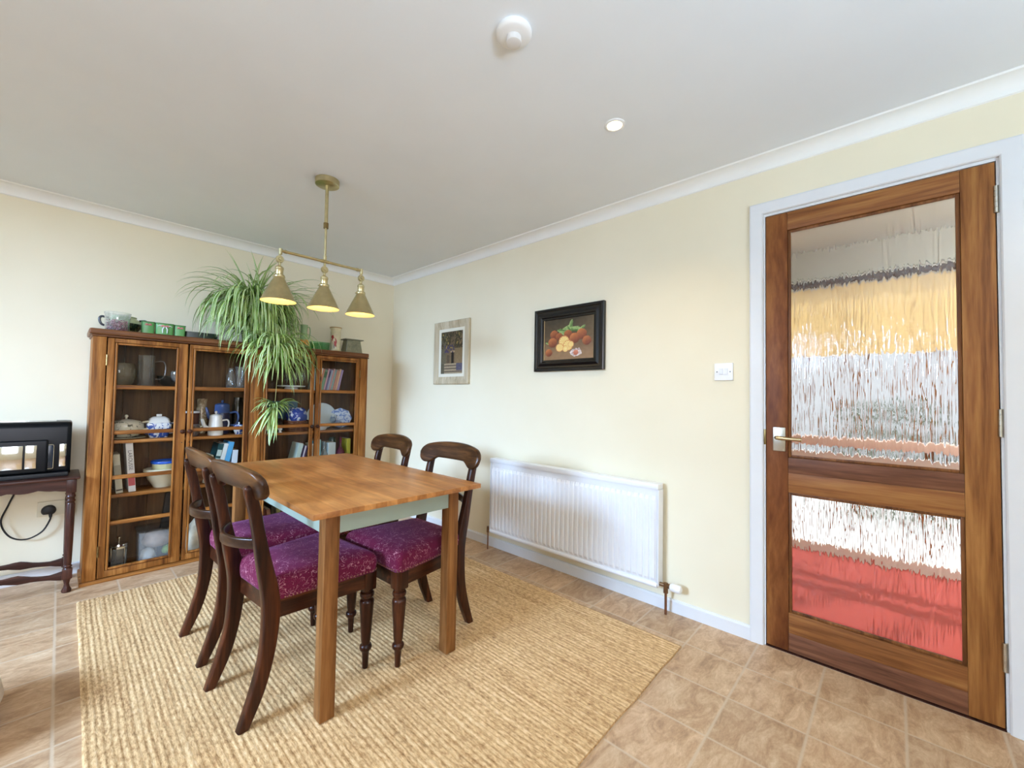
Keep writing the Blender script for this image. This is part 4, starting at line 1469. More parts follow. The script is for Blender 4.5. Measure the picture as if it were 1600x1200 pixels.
me_ = bpy.data.meshes.new_from_object(tmp_.evaluated_get(bpy.context.evaluated_depsgraph_get()))
bpy.data.objects.remove(tmp_)
fo = bpy.data.objects.new('spine_lettering', me_)
COL.objects.link(fo)
fo.parent = bk
fo.rotation_euler = (PI / 2, PI / 2 - 0.08, 0)
fo.location = (0.0175 - 0.0165, -0.0012, 0.195)
ware('mixing_bowl', 'large stoneware mixing bowl on the leftmost door middle shelf', 'bowl', shell([(0.048, 0.0), (0.05, 0.006), (0.078, 0.055), (0.094, 0.10), (0.099, 0.103), (0.099, 0.118), (0.094, 0.120)], 0.006), (-1.755, -0.145, s1), M_CREAMWARE)
ware('cake_tin', 'pale yellow dish with a blue rim sitting in the mixing bowl', 'dish', shell([(0.062, 0.0), (0.066, 0.005), (0.068, 0.066), (0.070, 0.068)], 0.004), (-1.745, -0.145, s1 + 0.084), plain('pale_yellow_enamel', (236, 228, 176), 0.3),
     parts=[('rim', lambda bm: lathe(bm, [(0.0665, 0.066), (0.074, 0.068), (0.076, 0.080), (0.073, 0.084), (0.0665, 0.080), (0.0665, 0.066)], (0, 0, 0), 32, cap=False), plain('bright_blue_enamel', (40, 96, 200), 0.25))])
# bottom shelf of the first door
t = ware('cafetiere', 'cafetiere with a chrome frame at the bottom of the leftmost cabinet door', 'cafetiere', shell([(0.038, 0.004), (0.040, 0.010), (0.040, 0.14)], 0.002), (-1.955, -0.19, s0), M_JAR,
         parts=[('frame', lambda bm: [lathe(bm, [(0.0405, z), (0.0425, z), (0.0425, z + 0.012), (0.0405, z + 0.012), (0.0405, z)], (0, 0, 0), 24, cap=False) for z in (0.005, 0.125)] + [tube(bm, [(0.042 * math.cos(a), 0.042 * math.sin(a), 0.0), (0.042 * math.cos(a), 0.042 * math.sin(a), 0.135)], 0.003, 8) for a in (0.5, 2.1, 3.7, 5.3)], M_CHROME),
                ('lid', lambda bm: lathe(bm, [(0.0, 0.142), (0.042, 0.142), (0.040, 0.150), (0.015, 0.158), (0.003, 0.160), (0.003, 0.178), (0.008, 0.182), (0.008, 0.190), (0.0, 0.194)], (0, 0, 0), 24), M_CHROME),
                ('handle', loop_handle(0.043, 0.03, 0.12, 0.03, 0.006, ang=2.9), M_CORD)])
t = thing('storage_box', 'clear plastic storage box filled with fabric, leftmost cabinet door', 'box', (-1.775, -0.16, s0))
bm = B()
ro, ri = [rrect(0, 0, 0.19 * k, 0.16 * k, 0.02) for k in (0.96, 1.0)], [rrect(0, 0, 0.19 * k - 0.004, 0.16 * k - 0.004, 0.018) for k in (1.0, 0.96)]
loft(bm, [[(x, y, 0.0) for x, y in ro[0]], [(x, y, 0.20) for x, y in ro[1]], [(x, y, 0.20) for x, y in ri[0]], [(x, y, 0.003) for x, y in ri[1]]]); M_MILKY = plain('milky_plastic', (214, 222, 228), 0.35, 0, 0.02)
M_MILKY.node_tree.nodes['Principled BSDF'].inputs['Alpha'].default_value = 0.16
obj('tub', bm, M_MILKY, t)
bm = B(); loft(bm, [[(x, y, z) for x, y in rrect(0, 0, w, w * 0.85, 0.02)] for w, z in ((0.200, 0.2005), (0.206, 0.202), (0.206, 0.212), (0.198, 0.214))]); obj('lid', bm, glass_thin('lid_plastic', (0.7, 0.74, 0.78), 1.0, 0.2, 0.3), t)
def blob(name, label, cat, c, r, mat, seed, sub=3, amp=0.2):
    bm = B(); bmesh.ops.create_icosphere(bm, subdivisions=sub, radius=1)
    for v in bm.verts:
        k = 1 + amp * noise.noise(v.co * 2.2 + Vector((seed, 0, 0)))
        v.co = Vector((v.co.x * r[0] * k, v.co.y * r[1] * k, max(v.co.z * k, -0.8) * r[2]))
    zm = min(v.co.z for v in bm.verts)
    bmesh.ops.translate(bm, verts=bm.verts, vec=(0, 0, -zm))
    o = obj(name, bm, mat, angle=80); o.location = c
    return tag(o, label, cat)
blob('folded_fabric', 'taupe folded fabric in the clear storage box', 'fabric', (-1.775, -0.16, s0 + 0.082), (0.072, 0.055, 0.060), plain('taupe_cloth', (184, 166, 156), 0.9, 0, 0.1, 40), 3)
blob('fabric_roll', 'white cloth bundle at the bottom of the clear storage box', 'fabric', (-1.815, -0.165, s0 + 0.005), (0.038, 0.05, 0.042), plain('white_cloth', (226, 230, 230), 0.9, 0, 0.05, 40), 5)
blob('yarn_ball', 'green yarn ball in the clear storage box', 'yarn', (-1.722, -0.175, s0 + 0.030), (0.026, 0.030, 0.030), plain('green_yarn', (132, 168, 84), 0.9, 0, 0.2, 60), 6)
bm = B(); box(bm, (-1.745, -0.090, s0), (-1.690, -0.040, s0 + 0.40), 0.004, rot=Matrix.Rotation(0.10, 3, 'Y')); tag(recentre(obj('box_file', bm, plain('black_card', (22, 20, 26), 0.6))), 'tall black box file behind the clear storage box', 'box file')

# second door
ware('glass_carafe', 'clear glass carafe on the top shelf, second cabinet door', 'carafe', shell([(0.026, 0.0), (0.028, 0.005), (0.027, 0.09), (0.018, 0.115), (0.016, 0.14), (0.019, 0.146)], 0.002), (-1.410, -0.20, s3), M_JAR)
ware('cut_glass_vase', 'taller cut glass vase beside the carafe, second cabinet door', 'vase', shell([(0.026, 0.0), (0.030, 0.01), (0.027, 0.03), (0.030, 0.05), (0.028, 0.08), (0.034, 0.11), (0.032, 0.13), (0.038, 0.16)], 0.003), (-1.352, -0.20, s3), M_JAR, seg=10)
t = ware('coffee_pot', 'tall white coffee pot with a pointed lid, second cabinet door', 'coffee pot', shell([(0.044, 0.0), (0.046, 0.004), (0.045, 0.03), (0.040, 0.08), (0.035, 0.125), (0.035, 0.130)]), (-1.492, -0.215, s2), M_WARE,
         parts=[('lid', lid(0.036, 0.130, 0.022, 0.009), M_WARE), ('spout', spout(0.040, 0.045, 0.078, 0.115, 0.014, 0.008, PI), M_WARE), ('handle', loop_handle(0.038, 0.035, 0.10, 0.040, 0.0055), M_WARE)])
t = ware('coffee_pot', 'tall blue coffee pot behind the white coffee pot', 'coffee pot', shell([(0.048, 0.0), (0.052, 0.01), (0.054, 0.06), (0.050, 0.13), (0.046, 0.150)]), (-1.432, -0.105, s2), [M_NAVY],
         parts=[('upper_band', lambda bm: lathe(bm, [(0.046, 0.150), (0.047, 0.151), (0.045, 0.205), (0.0, 0.207)], (0, 0, 0), 28, cap=False), M_BLUE), ('lid', lid(0.044, 0.206, 0.02, 0.009), M_BLUE),
                ('spout', spout(0.046, 0.09, 0.095, 0.19, 0.014, 0.007, PI - 0.25), M_BLUE), ('handle', loop_handle(0.050, 0.06, 0.15, 0.050, 0.007, ang=-0.35), M_BLUE)])
t = ware('lidded_jar', 'brown lidded jar with a white rim, second cabinet door', 'jar', shell([(0.040, 0.0), (0.042, 0.005), (0.040, 0.155), (0.041, 0.16)]), (-1.610, -0.13, s2), M_BROWN,
         parts=[('rim', lambda bm: lathe(bm, [(0.0405, 0.152), (0.043, 0.153), (0.043, 0.165), (0.0405, 0.166)], (0, 0, 0), 28, cap=False), M_WARE), ('lid', lid(0.040, 0.163, 0.018, 0.008), M_DKWARE)])
ware('striped_mug', 'grey patterned mug at the outer edge of the second door', 'mug', shell([(0.028, 0.0), (0.032, 0.004), (0.032, 0.078)], 0.003), (-1.612, -0.222, s2), patterned('grey_mottled_glaze', (120, 108, 104), (66, 58, 58), 40, 0.45, 0.55), parts=[('handle', loop_handle(0.032, 0.02, 0.06, 0.022, 0.0045, ang=0.2), M_CREAMWARE)])
ware('sugar_bowl', 'blue and white sugar bowl at the inner edge of the second door', 'bowl', shell([(0.022, 0.0), (0.024, 0.005), (0.034, 0.035), (0.032, 0.058)], 0.003), (-1.352, -0.215, s2), M_BLUEWHITE, parts=[('lid', lid(0.032, 0.058, 0.018, 0.006), M_BLUEWHITE)])
ware('dark_jar', 'tall dark glass jar at the back of the second door, upper shelf', 'jar', shell([(0.036, 0.0), (0.038, 0.005), (0.038, 0.20), (0.030, 0.235), (0.030, 0.262)]), (-1.330, -0.085, s2), glass_thin('smoked_glass', (0.18, 0.15, 0.12), 1.2, 0.02, 0.2))
ware('wicker_jug', 'pale jug behind the blue coffee pot, second cabinet door', 'jug', shell([(0.030, 0.0), (0.036, 0.05), (0.034, 0.15), (0.026, 0.21), (0.032, 0.25)]), (-1.545, -0.062, s2), patterned('tan_ware', (196, 176, 140), (140, 116, 82), 30, 0.45, 0.55))
for k, (x, w, h, ln, c, lab, bits) in enumerate((
        (-1.515, 0.016, 0.19, 0.26, (226, 222, 196), 'thin cream book leaning at the outer end of the second door row', ()),
        (-1.478, 0.030, 0.265, 0.22, (22, 74, 78), 'dark green book with pale spine letters, second cabinet door', ((0.25, 0.40, (196, 220, 218)), (0.46, 0.62, (196, 220, 218)), (0.68, 0.84, (196, 220, 218)))),
        (-1.430, 0.026, 0.265, 0.20, (226, 238, 240), 'white book between the dark green and the blue book', ()),
        (-1.398, 0.031, 0.275, 0.17, (84, 172, 226), 'bright blue book leaning on the second door middle shelf', ((0.10, 0.26, (40, 92, 196)), (0.28, 0.30, (40, 92, 196)))),
        (-1.352, 0.034, 0.212, 0.06, (220, 234, 244), 'short pale book at the inner end of the second door row', ()))):
    if k == 0: bx_ = -1.552
    book(bx_, -0.232, s1, w, h, 0.16, 0.20 if k < 4 else 0.05, c, lab, bits)
    bx_ += w / math.cos(0.20) + (0.012, 0.0015, 0.0015, 0.034, 0)[k]
bm = B(); box(bm, (-1.640, -0.20, s1), (-1.545, -0.06, s1 + 0.185), 0.008); tag(recentre(obj('wooden_box', bm, M_PINE_TOP)), 'brown wooden box at the outer end of the second door middle shelf', 'box')
blob('linen_bag', 'cream linen bag at the bottom of the second cabinet door', 'bag', (-1.56, -0.15, s0), (0.075, 0.085, 0.115), plain('cream_linen', (222, 210, 184), 0.9, 0, 0.08, 30), 9)
blob('cloth_bundle', 'white cloth bundle beside the cream linen bag', 'fabric', (-1.435, -0.165, s0), (0.050, 0.07, 0.055), MATS['white_cloth'], 12)

# third door
ware('cake_plate', 'white footed cake plate on the third door top shelf', 'plate', [(0.0, 0.0), (0.055, 0.0), (0.05, 0.008), (0.045, 0.020), (0.10, 0.026), (0.105, 0.036), (0.10, 0.033), (0.0, 0.030)], (-0.985, -0.145, s3), M_WARE)
for k, (x, y) in enumerate(((-0.955, -0.13), (-0.920, -0.175), (-1.020, -0.14))):
    ware('stem_glass', ('clear stem glass in the middle of the white cake plate', 'clear stem glass nearest the centre stile on the white cake plate', 'clear stem glass behind the hanging leaves on the white cake plate')[k], 'glass',
         shell([(0.022, 0.0), (0.004, 0.005), (0.004, 0.035), (0.020, 0.05), (0.025, 0.08), (0.022, 0.105)], 0.0015), (x, y, s3 + 0.0335), M_JAR, group='stem glasses on the cake plate')
ware('ginger_jar', 'blue and white round jar in a brown basket, third cabinet door', 'jar', shell([(0.045, 0.0), (0.075, 0.03), (0.082, 0.07), (0.065, 0.115), (0.045, 0.13)]), (-0.940, -0.155, s2 + 0.055), patterned('bold_blue_print', (228, 236, 246), (36, 64, 150), 20, 0.42, 0.46))
t = thing('basket', 'brown wicker basket under the blue and white jar', 'basket', (-0.940, -0.155, s2))
bm = B()
for k in range(9):
    z = 0.004 + k * 0.0095
    r_ = 0.082 + 0.009 * k / 8
    tube(bm, [(r_ * math.cos(a), r_ * math.sin(a), z + 0.0012 * math.sin(9 * a + k * PI)) for a in [2 * PI * i / 40 for i in range(41)]], 0.0048, 6)
obj('woven_side', bm, wood('wicker', (70, 38, 22), (108, 62, 38), (136, 88, 56), 'Z', 40, 0.7), t)
bm = B(); lathe(bm, [(0.0, 0.0), (0.082, 0.0), (0.082, 0.005), (0.0, 0.005)], (0, 0, 0), 28); obj('base', bm, MATS['wicker'], t)
ware('black_bowl', 'black bowl left of the brown basket, third cabinet door', 'bowl', shell([(0.035, 0.0), (0.05, 0.02), (0.062, 0.08), (0.064, 0.10)]), (-1.100, -0.15, s2), M_DKWARE)
bm = B(); box(bm, (-1.20, -0.062, s2), (-0.90, -0.042, s2 + 0.235), 0.003); tag(recentre(obj('blue_tray', bm, plain('teal_blue_lacquer', (62, 104, 132), 0.3, 0, 0.1))), 'teal blue tray standing at the back of the third door', 'tray')
for k, x in enumerate((-1.165, -1.125, -1.085)):
    ware('egg_cup', ('small white egg cup behind the lowest plantlet', 'small white egg cup, middle of the three by the lowest plantlet', 'small white egg cup nearest the brown basket')[k], 'egg cup', shell([(0.014, 0.0), (0.008, 0.012), (0.016, 0.025), (0.018, 0.04)], 0.002), (x, -0.235, s2), M_WARE, group='small white egg cups')
for k, (x, w, h, ln, c, lab) in enumerate(((-0.975, 0.034, 0.230, 0.26, (186, 206, 196), 'pale green book leaning, outermost in the third door row'), (-0.932, 0.013, 0.215, 0.24, (48, 34, 62), 'dark purple book second in the third door row'),
                                            (-0.914, 0.012, 0.212, 0.22, (206, 196, 206), 'thin pale pink book between two dark purple books'), (-0.897, 0.013, 0.210, 0.20, (62, 40, 70), 'dark purple book nearest the centre stile, third door'))):
    if k == 0: bx_ = -0.992
    book(bx_, -0.230, s1, w, h, 0.15, 0.23, c, lab)
    bx_ += w / math.cos(0.23) + 0.001
reds = ((136, 66, 52), (96, 44, 40), (164, 112, 92), (52, 50, 40), (150, 150, 106), (112, 52, 46), (176, 150, 122))
for k, c in enumerate(reds):
    book(-1.205 + k * 0.034, -0.225, s0, 0.028, 0.24 - 0.014 * (k % 3), 0.16, -0.10, c, ('red-brown old book, outermost on the third door bottom shelf', 'dark maroon old book second on the third door bottom shelf', 'dusty pink old book third on the third door bottom shelf',
         'near-black old book fourth on the third door bottom shelf', 'olive old book fifth on the third door bottom shelf', 'maroon old book sixth on the third door bottom shelf', 'tan old book innermost on the third door bottom shelf')[k], (), 'old books on the third door bottom shelf')

# fourth door
past = (((196, 200, 178), 0.018, 'pale sage'), ((226, 226, 220), 0.015, 'white'), ((190, 128, 106), 0.015, 'terracotta'), ((122, 156, 124), 0.023, 'green'), ((204, 160, 168), 0.012, 'rose pink'), ((116, 106, 146), 0.014, 'purple'),
        ((160, 172, 196), 0.015, 'pale blue'), ((204, 154, 152), 0.013, 'salmon'), ((138, 168, 168), 0.016, 'grey-teal'), ((196, 140, 122), 0.020, 'brick pink'), ((222, 186, 158), 0.014, 'peach'), ((164, 146, 196), 0.018, 'lilac'))
x = -0.842
for k, (c, w, nm) in enumerate(past):
    first, last = k == 0, k == len(past) - 1
    lab = '%s slim book on the rightmost cabinet door top shelf%s' % (nm, ', outermost' if last else (', first in the row' if first else ''))
    book(x, -0.228, s3, w, 0.176 + 0.006 * ((k * 5) % 3), 0.14, 0.21, c, lab, ((0.62, 0.9, tuple(max(0, v - 50) for v in c)),) if k in (3, 5) else (), 'slim pastel books on the top shelf')
    x += w / math.cos(0.21) + 0.0008
t = thing('platter', 'large oval white platter leaning at the back of the rightmost door', 'platter', (-0.715, -0.062, s2))
bm = B()
vs = lathe(bm, [(0.0, 0.0), (0.085, 0.0), (0.118, 0.008), (0.120, 0.011), (0.085, 0.005), (0.0, 0.005)], (0, 0, 0), 40)
for v in vs: v.co = Vector((v.co.x * 1.05, -v.co.z - 0.010 - (v.co.y - 0.105) * -0.10, 0.112 + v.co.y * 0.93))
obj('dish', bm, plain('duck_egg_ware', (206, 218, 218), 0.15, 0, 0.01), t)
bm = B()
vs = lathe(bm, [(0.1185, 0.0095), (0.121, 0.0105), (0.1215, 0.0125), (0.1185, 0.012), (0.1185, 0.0095)], (0, 0, 0), 40, cap=False)
for v in vs: v.co = Vector((v.co.x * 1.05, -v.co.z - 0.010 - (v.co.y - 0.105) * -0.10, 0.112 + v.co.y * 0.93))
obj('rim_line', bm, M_NAVY, t)
ware('serving_bowl', 'shallow white bowl in front of the oval platter', 'bowl', shell([(0.04, 0.0), (0.045, 0.006), (0.078, 0.045), (0.08, 0.05)]), (-0.755, -0.165, s2), M_WARE)
t = thing('glass_figurine', 'clear glass cat-shaped dish beside the white bowl', 'figurine', (-0.630, -0.195, s2))
bm = B(); bmesh.ops.create_icosphere(bm, subdivisions=3, radius=1)
for v in bm.verts: v.co = Vector((v.co.x * 0.052, v.co.y * 0.032, 0.040 + v.co.z * 0.040))
obj('body', bm, glass_thin('pale_blue_glass', (0.74, 0.82, 0.92), 1.3, 0.05, 0.4), t)
bm = B(); bmesh.ops.create_icosphere(bm, subdivisions=3, radius=0.026); bmesh.ops.translate(bm, verts=bm.verts, vec=(-0.036, -0.004, 0.082))
for dx in (-0.05, -0.022):
    r = bmesh.ops.create_cone(bm, cap_ends=True, segments=10, radius1=0.010, radius2=0.001, depth=0.026); bmesh.ops.translate(bm, verts=r['verts'], vec=(dx, -0.004, 0.110))
obj('head', bm, MATS['pale_blue_glass'], t)
t = thing('plate', 'octagonal blue patterned plate leaning at the hinge side of the rightmost door', 'plate', (-0.555, -0.10, s2))
bm = B()
vs = lathe(bm, [(0.0, 0.0), (0.062, 0.0), (0.092, 0.006), (0.094, 0.009), (0.062, 0.004), (0.0, 0.004)], (0, 0, 0), 8)
for v in vs:
    a = v.co.copy()
    q = Vector((a.x, -a.z, a.y)); q.rotate(Matrix.Rotation(0.30, 3, 'X').to_quaternion()); q.rotate(Matrix.Rotation(-0.5, 3, 'Z').to_quaternion()); v.co = q + Vector((0, 0, 0.093))
zm = min(v.co.z for v in bm.verts); bmesh.ops.translate(bm, verts=bm.verts, vec=(0, 0, -zm + 0.0003))
obj('dish', bm, M_WILLOW, t, angle=20)
for k, (x, w, h, c, lab) in enumerate(((-0.832, 0.018, 0.215, (224, 214, 186), 'cream book, outermost on the rightmost door middle shelf'), (-0.812, 0.034, 0.235, (54, 138, 138), 'teal book on the rightmost door middle shelf'), (-0.775, 0.013, 0.245, (150, 196, 190), 'pale aqua thin book beside the teal book'),
                                        (-0.700, 0.062, 0.215, (206, 222, 226), 'thick pale blue book right of the thin aqua book'), (-0.540, 0.032, 0.240, (198, 192, 66), 'yellow-green book next to the hinge side, rightmost door'))):
    book(x, -0.205, s1, w, h, 0.14, 0.0, c, lab)
ware('glass_bottle', 'small clear bottle in front of the pale blue book', 'bottle', shell([(0.026, 0.0), (0.030, 0.02), (0.030, 0.13), (0.010, 0.165), (0.008, 0.23), (0.011, 0.235)], 0.002), (-0.745, -0.232, s1), M_JAR)
ware('bottle_vase', 'dark red bottle vase beside the yellow-green book', 'vase', shell([(0.03, 0.0), (0.044, 0.03), (0.046, 0.10), (0.028, 0.15), (0.010, 0.18), (0.009, 0.25), (0.012, 0.255)]), (-0.592, -0.195, s1), plain('plum_glaze', (96, 30, 58), 0.15, 0, 0.1))
ware('green_jar', 'green glass jar at the back of the rightmost door middle shelf', 'jar', shell([(0.03, 0.0), (0.033, 0.005), (0.033, 0.22), (0.026, 0.25)]), (-0.622, -0.095, s1), M_GREENGLASS)

# ------------------------------------------------------------------ on top of the cabinet
Z = 1.4702
t = ware('cachepot', 'pale green two-handled pot with a dark patterned band on the cabinet', 'pot', shell([(0.052, 0.0), (0.056, 0.005), (0.080, 0.040), (0.086, 0.062), (0.074, 0.085), (0.058, 0.100), (0.060, 0.108)]), (-1.972, -0.105, Z), plain('pale_green_glaze', (186, 196, 160), 0.2, 0, 0.03),
         parts=[('band', lambda bm: lathe(bm, [(0.0575, 0.006), (0.0815, 0.040), (0.0872, 0.0615), (0.0865, 0.064)], (0, 0, 0), 32, cap=False), patterned('dark_floral_band', (32, 40, 30), (110, 112, 66), 40, 0.52, 0.6)),
                ('handle', loop_handle(0.076, 0.042, 0.092, 0.036, 0.0065, ang=PI + 0.1), plain('pewter_glaze', (78, 80, 88), 0.25, 0.3)), ('handle', loop_handle(0.076, 0.042, 0.092, 0.036, 0.0065, ang=0.1), MATS['pewter_glaze'])])
ware('glass_vase', 'clear glass vase in front of the two-handled pot', 'vase', shell([(0.052, 0.0), (0.056, 0.006), (0.056, 0.07), (0.062, 0.11), (0.060, 0.112)], 0.003), (-2.010, -0.232, Z), M_JAR)
def petals(bm):
    rnd = random.Random(4)
    for i in range(260):
        a, r_, z = rnd.uniform(0, 2 * PI), 0.048 * math.sqrt(rnd.random()), 0.006 + rnd.random() * 0.06
        c = Vector((r_ * math.cos(a), r_ * math.sin(a), z))
        d = Vector((rnd.uniform(-1, 1), rnd.uniform(-1, 1), rnd.uniform(-1, 1))).normalized() * 0.007
        e = d.orthogonal().normalized() * 0.005
        bm.faces.new([bm.verts.new(p) for p in (c - d, c + e, c + d, c - e)])
bm = B(); petals(bm)
o = obj('dried_petals', bm, patterned('petal_colours', (150, 46, 84), (226, 176, 190), 90, 0.45, 0.6), smooth=False); o.location = (-2.010, -0.232, Z)
o['kind'] = 'stuff'; o['label'] = 'pink dried petals filling the clear glass vase'; o['category'] = 'petals'
M_TIN = plain('green_painted_ware', (98, 164, 92), 0.3, 0, 0.04)
M_TINL = plain('light_green_rim', (70, 128, 66), 0.35, 0, 0.04)
def canister(x, y, w, d, h, label, bow):
    t = thing('planter', label, 'planter', (x, y, Z), 0, 'green planters with bows on the cabinet')
    bm = B(); loft(bm, [[(p, q, z) for p, q in rrect(0, 0, w * k, d * k, 0.010)] for k, z in ((0.94, 0), (0.96, 0.004), (1.0, h - 0.004))])
    obj('body', bm, M_TIN, t)
    bm = B()
    o_, i_ = rrect(0, 0, w + 0.003, d + 0.003, 0.010), rrect(0, 0, w - 0.006, d - 0.006, 0.008)
    loft(bm, [[(p, q, z) for p, q in r] for r, z in ((i_, h - 0.012), (o_, h - 0.004), (o_, h), (i_, h), (i_, h - 0.012))], cap=False)
    obj('rim', bm, M_TINL, t)
    bm = B()
    yf = -d / 2 - 0.0012
    for s in (-1, 1):
        for k in range(6):
            a = PI * k / 5
            r = bmesh.ops.create_icosphere(bm, subdivisions=1, radius=0.0052)
            bmesh.ops.translate(bm, verts=r['verts'], vec=(s * (0.004 + 0.0085 * (k / 5) * (1.6 if bow else 1)), yf, h * 0.74 + 0.004 * math.sin(a)))
    obj('rose_swag', bm, plain('rose_pink_paint', (226, 142, 140), 0.4, 0, 0.1, 60), t)
    if bow:
        bm = B()
        for s in (-1, 1):
            tube(bm, [(s * 0.004, yf, h * 0.72), (s * 0.012, yf - 0.001, h * 0.5), (s * 0.011, yf, h * 0.2)], [0.003, 0.0034, 0.0022], 8)
            tube(bm, [(s * 0.012, yf, h * 0.78), (s * 0.026, yf - 0.001, h * 0.80), (s * 0.036, yf, h * 0.74)], [0.003, 0.003, 0.002], 8)
        obj('bow', bm, M_WARE, t)
    return t
canister(-1.868, -0.200, 0.062, 0.050, 0.082, 'green planter with roses, outermost of the three on the cabinet', False)
canister(-1.788, -0.206, 0.090, 0.056, 0.080, 'wide green planter with a white bow, middle of the three', True)
canister(-1.710, -0.204, 0.058, 0.050, 0.078, 'narrow green planter with roses, nearest the spider plant', False)
bm = B()
o_, i_ = rrect(0, 0, 0.18, 0.12, 0.012), rrect(0, 0, 0.170, 0.110, 0.010)
loft(bm, [[(p, q, z) for p, q in r] for r, z in ((o_, 0), (o_, 0.046), (i_, 0.046), (i_, 0.004))])
o = obj('trough', bm, plain('bottle_green_enamel', (22, 40, 30), 0.3, 0, 0.05)); o.location = (-1.590, -0.16, Z); tag(o, 'low dark green trough behind the spider plant leaves', 'trough')
t = ware('jug_vase', 'green jug with orange flowers and a black foot, right of the plant', 'jug', shell([(0.034, 0.0), (0.044, 0.012), (0.040, 0.05), (0.027, 0.10), (0.023, 0.14), (0.028, 0.19), (0.030, 0.197)], 0.003), (-0.915, -0.18, Z), plain('mint_glaze', (160, 190, 140), 0.2, 0, 0.05),
         parts=[('flower_band', lambda bm: lathe(bm, [(0.0415, 0.018), (0.0425, 0.030), (0.0412, 0.050), (0.034, 0.076)], (0, 0, 0), 28, cap=False), patterned('orange_flower_print', (218, 150, 70), (236, 196, 120), 50, 0.45, 0.55)),
                ('foot', lambda bm: lathe(bm, [(0.0, -0.0), (0.0355, 0.0), (0.0452, 0.0125), (0.0428, 0.020), (0.0402, 0.020)], (0, 0, 0), 28, cap=False), M_DKWARE),
                ('handle', loop_handle(0.025, 0.09, 0.18, 0.026, 0.004, ang=0.1), MATS.get('mint_glaze') or M_WARE)])
bm = B()
o_, i_ = rrect(0, 0, 0.150, 0.085, 0.012), rrect(0, 0, 0.140, 0.075, 0.010)
loft(bm, [[(p * k, q * k, z) for p, q in r] for r, z, k in ((o_, 0, 0.94), (o_, 0.072, 1.0), (i_, 0.072, 1.0), (i_, 0.006, 0.93))])
o = obj('glass_dish', bm, M_GREENGLASS); o.location = (-0.783, -0.165, Z); tag(o, 'rectangular green glass dish between the jug and the bird vase', 'dish')
t = ware('bird_vase', 'cream cylinder vase painted with a red bird', 'vase', shell([(0.046, 0.0), (0.048, 0.004), (0.048, 0.016), (0.040, 0.020), (0.040, 0.190), (0.048, 0.202), (0.048, 0.210), (0.045, 0.212)], 0.004), (-0.657, -0.185, Z), plain('cream_striped_ware', (226, 214, 176), 0.25, 0, 0.08, 18),
         parts=[('gold_rim', lambda bm: [lathe(bm, [(0.0484, z), (0.0492, z + 0.002), (0.0484, z + 0.006)], (0, 0, 0), 32, cap=False) for z in (0.004, 0.203)], plain('gilt_line', (150, 112, 50), 0.35, 0.6))])
def bird(bm):
    def patch(cx, cz, rx, rz, ang, mi):
        pts = []
        for k in range(14):
            a = 2 * PI * k / 14
            u, v = rx * math.cos(a), rz * math.sin(a)
            pts.append((cx + u * math.cos(ang) - v * math.sin(ang), cz + u * math.sin(ang) + v * math.cos(ang)))
        vo = []
        for u, z in pts:
            th = -2.35 + u / 0.0406
            vo.append(bm.verts.new((0.0408 * math.cos(th), 0.0408 * math.sin(th), z)))
        f = bm.faces.new(vo); f.material_index = mi
    patch(0.002, 0.092, 0.021, 0.034, 0.35, 0); patch(-0.012, 0.128, 0.012, 0.012, 0, 0); patch(-0.022, 0.122, 0.007, 0.004, -0.6, 1); patch(0.012, 0.066, 0.008, 0.026, 0.25, 0); patch(0.004, 0.045, 0.003, 0.018, 0, 1)
bm = B(); bird(bm); obj('painted_bird', bm, [plain('bird_red', (176, 44, 34), 0.3, 0, 0.15, 60), plain('bird_dark', (70, 40, 30), 0.3)], t, smooth=False)
t = thing('metal_planter', 'tapering embossed pewter planter box at the right end of the cabinet', 'planter', (-0.508, -0.175, Z))
bm = B()
loft(bm, [[(p, q, z) for p, q in rrect(0, 0, w, w * 0.72, 0.004, 1)] for w, z in ((0.150, 0.006), (0.118, 0.116), (0.165, 0.117), (0.165, 0.124), (0.110, 0.124), (0.100, 0.03))] )
for sx in (-1, 1):
    for sy in (-1, 1): box(bm, (sx * 0.062 - 0.01, sy * 0.042 - 0.01, 0), (sx * 0.062 + 0.01, sy * 0.042 + 0.01, 0.008))
M_PEWTER = plain('old_pewter', (142, 138, 112), 0.45, 0.5, 0.12, 40)
obj('body', bm, M_PEWTER, t, angle=25)
bm = B()
for k in range(7):
    cx, cz, r_ = (0, 0.055, 0.018) if k == 0 else (0.030 * math.cos(k * PI / 3), 0.055 + 0.018 * math.sin(k * PI / 3), 0.011)
    yy = -0.0535 + (cz - 0.006) * 0.1047
    tube(bm, [(cx + r_ * math.cos(a), yy, cz + r_ * math.sin(a)) for a in [2 * PI * i / 16 for i in range(17)]], 0.0022, 6)
obj('embossed_scrolls', bm, M_PEWTER, t)


